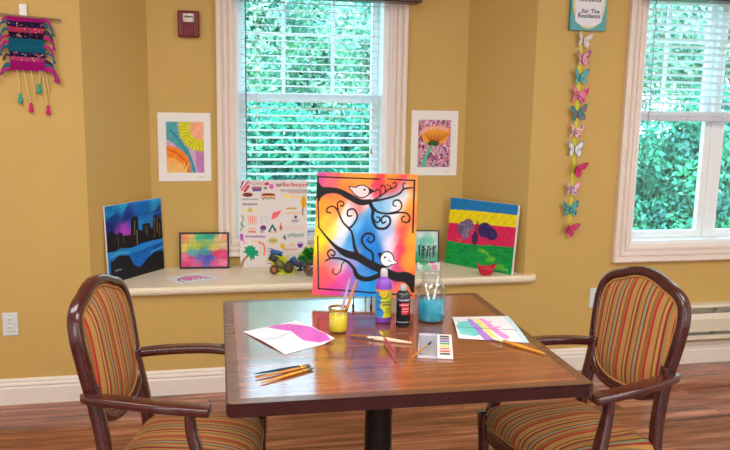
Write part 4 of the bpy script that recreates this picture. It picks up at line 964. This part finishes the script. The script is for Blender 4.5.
# palm tree
a.stroke([Wl(48, 368), Wl(62, 330), Wl(88, 300), Wl(120, 278)], (176, 140, 90), [.018, .014, .012, .011])
for q in ((62, 258), (72, 222), (100, 208), (130, 204), (158, 222), (188, 262), (186, 292), (150, 320), (126, 328), (90, 290)): a.stroke([Wl(125, 265), Wl((125+q[0])/2, (262+q[1])/2-4), Wl(*q)], (24, 160, 112), [.012, .020, .004])
a.stroke([Wl(190, 180), Wl(225, 200), Wl(236, 240), Wl(230, 285)], (246, 130, 110), .010); a.stroke([Wl(130, 175), Wl(170, 175), Wl(205, 215), Wl(205, 270)], (246, 200, 170), .006)
for k in range(6): a.squig(Wl(258, 0)[0], Wl(300, 0)[0], Wl(0, 236+k*24)[1], .007, (90, 120, 180) if k < 4 else (140, 90, 190), .0028, 6, k+20)
a.stroke([Wl(244, 365), Wl(252, 240), Wl(262, 110)], (220, 214, 214), .002); a.stroke([Wl(40, 110), Wl(250, 110)], (220, 214, 214), .002)
PB = sheet_thing('poster', 'white poster full of small coloured doodles leaning on the alcove window', 'poster', (.377, 4.195, LZ), math.radians(-2), math.radians(3))
canvas_box(.375, .487, .004, M_white, PB, 'foam_board')
a.mesh('drawn_side', flat(.374, .486, -.0006), PB)
text('lettering', 'Barbeque', .032, mat('red ink', (206, 60, 70), .6), PB, (-.1875+.375*W(535, 0)[0], -.0012, .487*(1-W(0, 105)[1])), spacing=1.15)
text('lettering', 'PICNIC', .021, mat('violet ink', (170, 110, 140), .6), PB, (-.1875+.375*W(192, 0)[0], -.0012, .487*(1-W(0, 98)[1])), spacing=1.3)
a = Art(.30, .40, 90, (236, 232, 228))
for k in range(60):
    r = np.random.default_rng(k+7); a.ell(r.uniform(.02, .98), r.uniform(.05, .97), .012, .010, [(206, 60, 90), (40, 60, 130), (230, 180, 50), (60, 150, 120)][k % 4])
for k in range(6): a.squig(.02, .06, .2+.13*k, .02, [(214, 60, 110), (60, 70, 160)][k % 2], .005, 4, k)
PB2 = sheet_thing('poster', 'second white poster with coloured dots, mostly hidden behind the easel painting', 'poster', (.765, 4.160, LZ), math.radians(-2), math.radians(5))
canvas_box(.30, .405, .004, M_white, PB2, 'foam_board'); a.mesh('drawn_side', flat(.299, .404, -.0006), PB2)

# flat flyers
corners_z = LZ
a = Art(.2, .2, 80, (236, 240, 248)); 
a.poly([(.2, .35), (.5, .25), (.75, .35), (.85, .6), (.5, .55), (.3, .7)], (232, 110, 180), .85); a.stroke([(.2, .75), (.15, .5), (.3, .3), (.6, .2), (.85, .3)], (60, 56, 90), .007); a.squig(.3, .8, .65, .05, (110, 90, 150), .006, 8, 1); a.ell(.75, .75, .08, .05, (240, 140, 200))
sheet('flyer', 'small printed flyer with pink drawing lying on the left of the ledge', [(-.207, 3.99), (-.051, 4.093), (.104, 3.957), (-.127, 3.848)], a, lambda U, V: 0*U+.0002, cat='flyer')
a = Art(.12, .15, 60, (232, 238, 238))
a.ell(.3, .3, .22, .2, (80, 190, 130)); a.ell(.65, .25, .2, .16, (220, 70, 170)); a.ell(.4, .65, .2, .18, (150, 214, 190)); a.ell(.75, .6, .16, .14, (236, 170, 200))
sheet('flyer', 'folded card with pink and green blots standing between easel painting and striped canvas', [(1.185, 4.125), (1.315, 4.10), (1.275, 3.955), (1.150, 3.975)], a, lambda U, V: .030*np.clip(1-np.abs(V-.35)/.35, 0, 1)+.0002, cat='card')

# red bird shaped bowl
RB = thing('bird_bowl', 'small red bird shaped bowl in front of the striped canvas', 'bowl', (1.500, 3.842, LZ)); RB.scale = (1.2, 1.2, 1.35)
bm = bmesh.new(); n = 40; rings = []
for (r, z, lift) in [(.018, 0, 0), (.026, .003, 0), (.033, .014, .1), (.037, .026, .5), (.036, .034, 1), (.033, .034, 1), (.030, .022, .5), (.018, .008, 0), (.001, .006, 0)]:
    ring = []
    for i in range(n):
        th = 2*PI*i/n; tip = max(0, math.cos(th))**6; tip2 = max(0, -math.cos(th))**6
        ring.append(bm.verts.new((r*math.cos(th)*(1+.22*lift*tip+.16*lift*tip2), r*math.sin(th)*.8, z+lift*(.012*tip+.018*tip2))))
    rings.append(ring)
for A_, B_ in zip(rings, rings[1:]):
    for j in range(n): k = (j+1) % n; bm.faces.new((A_[j], A_[k], B_[k], B_[j]))
bm.faces.new(rings[0][::-1]); bm.faces.new(rings[-1])
obj('bowl', bm, mat('red woven bowl', (206, 34, 60), .6, var=.25, vscale=160, bump=.8, bscale=160), RB, True)
obj('beak', sweep(bmesh.new(), [(.041, 0, .042), (.050, 0, .044), (.058, 0, .040)], circ(.005, 8), [1, .7, .1]), mat('dark red beak', (160, 20, 44), .5), RB, True)

# craft car made of painted tubes
M_ylw = mat('yellow craft board', (214, 218, 30), .55, var=.06); M_brn = mat('brown cardboard', (112, 62, 36), .7, var=.2, vscale=60); M_dk = mat('dark green tube', (44, 62, 48), .5, var=.2); M_blu = mat('blue craft tube', (40, 96, 170), .4, var=.2)
CT = thing('craft_car', 'handmade craft car of yellow card and dark tubes in front of the doodle poster', 'craft model', (.408, 4.050, LZ), math.radians(-10))
CT.scale = (1.15, 1.1, 1.2)
obj('card_body', sweep(bmesh.new(), [(-.055, 0, .075), (-.03, 0, .045), (0, 0, .020), (.045, 0, .012), (.06, 0, .016)], rrect(.06, .030, .006)), M_ylw, CT)
obj('card_fin', bx(bmesh.new(), -.045, .02, .0, .006, .01, .078, .003), M_ylw, CT)
obj('card_base', bx(bmesh.new(), -.052, .055, -.042, .030, .0006, .008, .003), M_ylw, CT)
def wheel(x, y, z, r, w, mt, nm='wheel'):
    bm = lathe(bmesh.new(), [(r*.55, -w), (r*.95, -w), (r, -w*.7), (r, w*.7), (r*.95, w), (r*.55, w)], 20)
    for v in bm.verts: v.co = Vector((v.co.x+x, v.co.z+y, v.co.y+z))
    q = obj(nm, bm, mt, CT, True)
    bm = lathe(bmesh.new(), [(r*.2, -w*1.12), (r*.5, -w*1.1), (r*.5, w*1.1), (r*.2, w*1.12)], 16)
    for v in bm.verts: v.co = Vector((v.co.x+x, v.co.z+y, v.co.y+z))
    obj('hub', bm, M_brn if mt is not M_brn else mat('hub tan', (170, 110, 70), .6), q, True)
wheel(-.035, -.042, .022, .0205, .008, M_brn); wheel(.032, -.040, .030, .024, .009, M_dk); wheel(.034, .030, .026, .0235, .009, M_dk)
obj('tube', sweep(bmesh.new(), [(-.055, -.03, .080), (-.020, -.038, .062)], circ(.015, 14)), M_dk, CT, True)
obj('tube', sweep(bmesh.new(), [(-.024, -.046, .062), (.010, -.050, .036)], circ(.016, 14)), mat('striped tube', (110, 104, 60), .5, var=.5, vscale=70), CT, True)
obj('tube', sweep(bmesh.new(), [(-.055, 0, .098), (.0, 0, .085)], circ(.011, 14)), M_blu, CT, True)
PLs = 1.2
CB = thing('craft_tube_ring', 'blue and purple craft tube between the craft car and the plant', 'craft model', (.512, 4.090, LZ), math.radians(-8)); CB.scale = (1.15, 1, 1.15)
obj('tube', sweep(bmesh.new(), [(-.040+.052*k/7*1.3, 0, .062-.036*math.sin(k/7*PI*.9)) for k in range(8)], circ(.014, 14)), M_blu, CB, True)
obj('tube', sweep(bmesh.new(), [(-.036, -.016, .040), (.02, -.016, .030)], circ(.011, 14)), mat('violet craft tube', (96, 84, 150), .4, var=.2), CB, True)
obj('stand', lathe(bmesh.new(), [(.020, .0006), (.018, .004), (.006, .008), (.006, .028), (.014, .032)], 18), M_dk, CB, True)

# glass bowl planter
PL = thing('potted_plant', 'leafy green plant in a brown pebble filled glass bowl left of the easel painting', 'plant', (.560, 3.960, LZ)); PL.scale = (1.12, 1.12, 1.15)
bowl = [(.020, .0006), (.032, .004), (.044, .018), (.048, .036), (.044, .054), (.036, .064)]
obj('glass_bowl', lathe(bmesh.new(), jar_wall(bowl), 32, cap=False), M_jar, PL, True)
obj('pebble_filling', lathe(bmesh.new(), [(.018, .004), (.030, .007), (.0415, .019), (.0455, .036), (.042, .050), (.01, .056)], 32), mat('pebbles', (92, 52, 44), .5, var=.8, vscale=70, bump=1, bscale=90), PL, True)
def leafy(name, n, c, rad, L, mt, seed, parent):
    bm = bmesh.new(); r = np.random.default_rng(seed)
    for k in range(n):
        d = Vector(r.normal(size=3)); d.z = abs(d.z)*.7+.1; d.normalize(); b = Vector(c)+Vector((d.x*rad[0], d.y*rad[1], d.z*rad[2]))*r.uniform(.5, 1)
        s = d.cross(Vector((0, 0, 1))).normalized(); l = L*r.uniform(.7, 1.2); up = d.cross(s)
        p = [b, b+d*l*.45+s*l*.32+up*.002, b+d*l-Vector((0, 0, l*.15)), b+d*l*.45-s*l*.32+up*.002]; mid = b+d*l*.5-up*.004
        v = [bm.verts.new(q) for q in p]+[bm.verts.new(mid)]
        for i in range(4): bm.faces.new((v[i], v[(i+1) % 4], v[4]))
    return obj(name, bm, mt, parent)
leafy('leaves', 150, (-.008, 0, .066), (.045, .035, .050), .032, mat('plant leaf', (34, 140, 44), .45, var=.5, vscale=40), 4, PL)
leafy('leaves', 70, (.005, .035, .075), (.050, .03, .045), .034, mat('yellow green leaf', (186, 206, 40), .45, var=.2), 6, PL)
for k in range(5): obj('stem', tube(bmesh.new(), [(-.01+.006*k, .004*k-.008, .045), (-.03+.015*k, .006*k-.012, .09)], .0016, 6), mat('stem', (70, 110, 50), .6), PL)

# ================================================================== WALL ART
def mounted(label, tl, br_, art, inner, group='white matted flower drawings on the alcove wall'):
    x0, z1 = tl; x1, z0 = br_; w, h = x1-x0, z1-z0
    t = thing('matted_drawing', label, 'drawing', ((x0+x1)/2, YA-.0005, z0), group=group)
    iu0, iv0, iu1, iv1 = inner
    bm = bmesh.new()   # mat board with window
    X0, X1, Z0, Z1 = -w/2+iu0*w, -w/2+iu1*w, h*(1-iv1), h*(1-iv0)
    bx(bm, -w/2, X0, -.005, 0, 0, h); bx(bm, X1, w/2, -.005, 0, 0, h); bx(bm, X0, X1, -.005, 0, 0, Z0); bx(bm, X0, X1, -.005, 0, Z1, h)
    obj('mat_board', bm, M_white, t)
    art.mesh('artwork', lambda U, V: (X0-.001+(X1-X0+.002)*U, np.full_like(U, -.0022), Z1+.001-(Z1-Z0+.002)*V), t)
    s_a = Art(.05, .016, 40, (238, 236, 232)); s_a.squig(.1, .9, .5, .25, (130, 120, 130), .0012, 9, 3)
    s_a.mesh('signature', lambda U, V: (X1-.035+.04*U, np.full_like(U, -.0056), Z0*.62-.012*V), t)
    return t
a = Art(.19, .25, 130, (200, 170, 210))
def K(x, y): return (x-78)/192, (y-107)/256
a.rect(0, 0, 1, 1, (206, 176, 206)); a.poly([K(78, 107), K(135, 107), K(150, 180), K(190, 240), K(230, 363), K(200, 363), K(160, 260), K(110, 210), K(78, 195)], (84, 168, 176)); a.stroke([K(100, 150), K(140, 195), K(175, 250), K(205, 300), K(222, 363)], (50, 140, 170), .010)
a.poly([K(78, 215), K(110, 222), K(160, 270), K(200, 340), K(195, 363), K(78, 363)], (214, 178, 204)); a.poly([K(230, 230), K(270, 240), K(270, 363), K(235, 363), K(225, 300)], (196, 130, 190))
a.ell(*K(255, 140), .33, .24, (244, 176, 140)); 
for k in range(15):
    th = math.radians(75+k*10); c0 = K(255, 140); p0 = (c0[0]+math.cos(th)*.33, c0[1]+math.sin(th)*.25); p1 = (c0[0]+math.cos(th)*.62, c0[1]+math.sin(th)*.47)
    a.stroke([p0, ((p0[0]+p1[0])/2, (p0[1]+p1[1])/2), p1], (222, 220, 40), [.012, .024, .004]); a.stroke([p0, p1], (130, 130, 40), .0018)
a.ell(*K(80, 330), .62, .40, (246, 140, 40)); a.ell(*K(82, 372), .48, .34, (250, 176, 90)); a.stroke([K(85, 245), K(130, 265), K(175, 310), K(192, 360)], (236, 100, 40), .010)
for k in range(7): a.stroke([K(84+14*k, 363), K(92+16*k, 318-6*(k % 3))], (240, 200, 120), [.014, .003])
a.texture(.03); a.C *= (1+.05*a.noise(40, 40, 2))[..., None]
mounted('white matted sunflower drawing in yellow and orange left of the alcove window', (-.238, 1.421), (.040, 1.052), a, (.155, .13, .865, .875))
a = Art(.17, .24, 130, (200, 150, 170)); r = np.random.default_rng(5)
for k in range(420):
    c = [(214, 90, 130), (120, 80, 150), (236, 220, 230), (150, 190, 190), (200, 60, 80), (70, 50, 80), (230, 170, 190)][k % 7]
    a.ell(r.uniform(0, 1), r.uniform(0, 1), r.uniform(.012, .04), r.uniform(.010, .03), c, ang=r.uniform(0, 3))
def K2(x, y): return (x-238)/138, (y-163)/192
a.poly([K2(248, 215), K2(262, 195), K2(300, 186), K2(345, 188), K2(372, 200), K2(370, 225), K2(350, 255), K2(310, 272), K2(275, 262), K2(256, 240)], (240, 160, 50)); a.poly([K2(248, 215), K2(262, 195), K2(300, 188), K2(345, 188), K2(372, 204), K2(360, 212), K2(320, 202), K2(280, 206), K2(256, 224)], (244, 176, 150))
for k in range(12): a.stroke([K2(303, 262), K2(262+9.5*k, 215+6*(k % 2))], [(222, 110, 30), (130, 60, 30)][k % 2], [.006, .002])
a.ell(*K2(304, 258), .18, .06, (70, 90, 50)); a.stroke([K2(300, 268), K2(280, 300), K2(262, 354)], (80, 190, 150), [.010, .016, .020]); a.texture(.04)
mounted('white matted orange poppy drawing right of the alcove window', (1.166, 1.451), (1.446, 1.078), a, (.15, .14, .85, .87))

# ================================================================== WALL HANGING (left)
WH = thing('woven_wall_hanging', 'pink and teal woven hanging with tassels on a wooden dowel', 'wall hanging', (-.778, YW, 1.657)); WH.scale = (.93, 1, .93)
def Wp(px, py, y=-.02):       # reading position in the photo scale, local
    return ((px-27)*.00498-.003*(py-60)/60*0, y, (60-py)*.00502)
DY = -.022
obj('dowel', sweep(bmesh.new(), [(-.36, DY, .226), (-.1, DY, .219), (.160, DY, .200)], circ(.0055, 10)), mat('driftwood dowel', (150, 116, 96), .6, var=.15), WH, True)
obj('wall_hook', bx(bmesh.new(), -.034, .004, -.020, 0, .205, .272, .008, 3), mat('hook plastic', (238, 236, 236), .3), WH)
a = Art(.19, .26, 130, (160, 30, 120))
bands = [(0, .10, (176, 24, 122)), (.10, .21, (40, 24, 60)), (.21, .30, (196, 60, 96)), (.30, .41, (46, 20, 50)), (.41, .66, (24, 104, 128)), (.66, .75, (30, 30, 70)), (.75, .82, (200, 70, 120)), (.82, 1.0, (170, 20, 120))]
for v0, v1, c in bands: a.rect(0, v0, 1, v1, c)
r = np.random.default_rng(2)
for k in range(130):
    u = r.uniform(.02, .98); v = r.choice([r.uniform(.12, .2), r.uniform(.22, .29), r.uniform(.31, .4), r.uniform(.67, .74), r.uniform(.76, .81)])
    a.ell(u, v, .022, .010, [(226, 120, 120), (240, 200, 190), (60, 60, 130), (200, 30, 120), (30, 110, 130)][k % 5])
a.C *= (1+.22*np.sin(a.U*150)*np.sin(a.V*190))[..., None]
def knit(U, V):
    return ((U-.5)*(.165+.01*np.sin(V*14))-.004+.0*V, -.024-.004*np.sin(U*150)*np.sin(V*190)+.002*np.sin(V*40), .214-V*.262-.006*(U-.5))
a.mesh('weaving', knit, WH, paint_mat('yarn', .9))
obj('weaving_back', bx(bmesh.new(), -.086, .077, -.019, -.015, -.045, .212), mat('yarn backing', (80, 30, 80), .9), WH)
M_mag = mat('magenta yarn', (176, 24, 120), .9, var=.3, vscale=120); M_teal = mat('teal yarn', (24, 100, 124), .9, var=.3, vscale=120); M_nv = mat('navy yarn', (36, 30, 80), .9, var=.3, vscale=120)
r = np.random.default_rng(11)
for k, (s, z, L, mt) in enumerate([(-1, .19, .05, M_teal), (-1, .205, .03, M_mag), (-1, .15, .045, M_teal), (-1, .12, .055, M_mag), (-1, .07, .05, M_teal), (-1, .03, .03, M_nv), (-1, -.02, .05, M_teal), (-1, -.04, .07, M_mag), (1, .20, .045, M_mag), (1, .175, .055, M_teal), (1, .14, .05, M_nv), (1, .11, .06, M_mag), (1, .07, .05, M_mag), (1, .04, .055, M_teal), (1, .0, .045, M_nv), (1, -.02, .06, M_teal), (1, -.035, .075, M_mag), (-1, .09, .05, M_mag), (1, -.045, .06, M_mag)]):
    x0 = -.084 if s < 0 else .076
    bm = bmesh.new()
    for q in range(4):
        e = r.uniform(-.008, .008, 3)
        sweep(bm, cr([(x0, -.026, z+e[0]), (x0+s*L*.45, -.030, z-.004+e[1]), (x0+s*L*.75, -.028, z-L*.5+e[2]), (x0+s*L*.8+e[0], -.026, z-L*.95)], 4), circ(.0034, 5), None)
    obj('fringe', bm, mt, WH, True)
M_cordw = mat('cream cord', (220, 190, 130), .8)
for k, (x0, x1, z1, c) in enumerate([(-.055, -.050, -.170, (40, 170, 150)), (-.027, -.002, -.215, (206, 30, 120)), (.008, .020, -.190, None), (.050, .040, -.120, (40, 170, 150)), (.058, .078, -.225, (206, 30, 120)), (.072, .086, -.150, None)]):
    obj('string', tube(bmesh.new(), [(x0, -.020, -.044), ((x0+x1)/2+.002, -.014, (z1-.044)/2), (x1, -.008, z1)], .0034, 6), M_cordw, WH)
    if c:
        bm = lathe(bmesh.new(), [(.002, .022), (.0075, .018), (.0065, .010), (.010, -.012), (.0115, -.026), (.004, -.026)], 12, (x1, -.013, z1-.01))
        obj('tassel', bm, mat('tassel %d' % c[0], c, .9, var=.35, vscale=150), WH, True)

# ================================================================== SIGN AND BUTTERFLIES
SG = thing('wall_sign', 'small teal edged sign with black words above the butterfly garland', 'sign', (1.998, YW, 1.888), rot=(0, 0, 0))
obj('board', bx(bmesh.new(), -.103, .103, -.022, 0, 0, .30, .002), mat('teal board', (70, 150, 156), .5, var=.06), SG)
a = Art(.206, .30, 110, (96, 170, 172))
a.rect(0, 0, 1, 1, (96, 172, 174)); a.ell(.5, .5, .46, .47, (222, 208, 150)); a.ell(.5, .5, .46, .47, (222, 208, 150)); a.rect(.08, .25, .92, .72, (222, 208, 150)); a.ell(.5, .5, .40, .43, (232, 232, 240)); a.rect(.13, .2, .87, .78, (232, 232, 240)); a.ell(.5, .8, .38, .13, (232, 232, 240)); a.texture(.03)
a.mesh('printed_face', flat(.205, .299, -.0226), SG)
M_ink = mat('black ink', (40, 40, 44), .6)
for s_t, z in (('Residents', .157), ('..for The', .098), ('Residents', .074)):
    text('lettering', s_t, .030, M_ink, SG, (.002, -.0232, z), spacing=1.1)

GR = obj('ribbon', sweep(bmesh.new(), [(1.972+(k % 2)*.002, YW-.0035, 1.886-k*.0795) for k in range(15)], rrect(.022, .0012, .0004), ref=(0, -1, 0)), mat('yellow green ribbon', (206, 204, 60), .5))
tag(GR, 'yellow green ribbon the paper butterflies are fixed to', 'ribbon')
def wing_art(base, spots, edge, seed):
    a = Art(.05, .06, 30, base); r = np.random.default_rng(abs(seed))
    for k in range(9): a.ell(r.uniform(.15, .95), r.uniform(.05, .95), .09, .07, spots)
    a.put(((a.U > .9) | (a.V < .06))*1., edge, .8)
    return a
def butterfly(i, px, py, base, spots, edge, fold, tilt, size=1.0):
    # wall position from the string below the sign
    z = 1.886-(py-30.5)*(1.886-.792)/(234-30.5)*1.0; x = 1.973+(px-(584-(py-32)*.0505))*.0053
    names = LABELS[i]
    t = thing('paper_butterfly', names, 'butterfly', (x, YW-.009, z), group='paper butterflies hanging under the sign', rot=(0, tilt, 0)); t.scale = (size,)*3
    for s in (-1, 1):
        a = wing_art(base, spots, edge, i*3+s)
        def fn(U, V, s=s, dy=0):
            top = .044*np.sin(np.clip(U, 0, 1)*PI*.5)**.8+.004; bot = -.030*np.sin(np.clip(U*1.15, 0, 1)*PI*.62)-.004
            pinch = 1-.30*np.exp(-((V-.58)/.10)**2)*(U > .45)
            w = U*(.050-.014*V)*pinch; zz = top+(bot-top)*V
            f = fold if s < 0 else fold*.8
            return s*w*math.cos(f), -w*math.sin(f)+dy-.002, zz
        a.mesh('wing', fn, t)
    obj('body', sweep(bmesh.new(), [(0, -.003, .018), (0, -.004, 0), (0, -.003, -.022)], circ(.0028, 8), [.7, 1.2, .5]), mat('butterfly body', (90, 70, 80), .6), t, True)
PKK = (232, 130, 170); WHT = (228, 220, 206); TEA = (92, 172, 172); HOT = (206, 50, 110)
LABELS = ['cream white paper butterfly, topmost right under the sign', 'pink and purple spotted paper butterfly, second from the top', 'plain teal paper butterfly, third from the top', 'pink paper butterfly with dark red spots, fourth from the top',
          'dark teal paper butterfly with pink centre, fifth from the top', 'pale pink paper butterfly with black spots, sixth from the top', 'white paper butterfly with blue lower wings, seventh from the top', 'folded hot pink paper butterfly in the lower half of the garland',
          'pale pink and blue paper butterfly, third from the bottom', 'teal paper butterfly with dark spots, second from the bottom', 'folded hot pink paper butterfly at the very bottom']
for i, d in enumerate([(585, 40, WHT, (190, 180, 190), (180, 176, 176), .5, .15, .95), (584, 57.5, (236, 170, 190), (150, 30, 90), (90, 60, 130), .6, -.05, .95), (582, 75.5, TEA, (130, 196, 200), (60, 130, 140), .5, 0, 1.0), (581, 93.5, PKK, (170, 30, 80), (206, 80, 130), .4, .12, 1.05),
        (580.5, 111.5, (70, 140, 140), (196, 80, 130), (40, 90, 100), .4, -.1, 1.05), (577.5, 129, (236, 190, 196), (60, 50, 60), (220, 150, 160), .5, .2, .95), (577.6, 147, (232, 232, 232), (150, 190, 220), (60, 130, 170), .4, 0, 1.0), (579, 166.5, HOT, (226, 80, 140), (160, 30, 80), 1.05, .4, 1.15),
        (574.5, 187.5, (232, 190, 206), (50, 110, 170), (220, 140, 170), .6, .1, .95), (573, 208, TEA, (40, 90, 110), (60, 130, 140), .4, -.05, 1.05), (571.5, 228, HOT, (226, 90, 150), (150, 30, 80), .95, .4, 1.1)]):
    butterfly(i, *d)
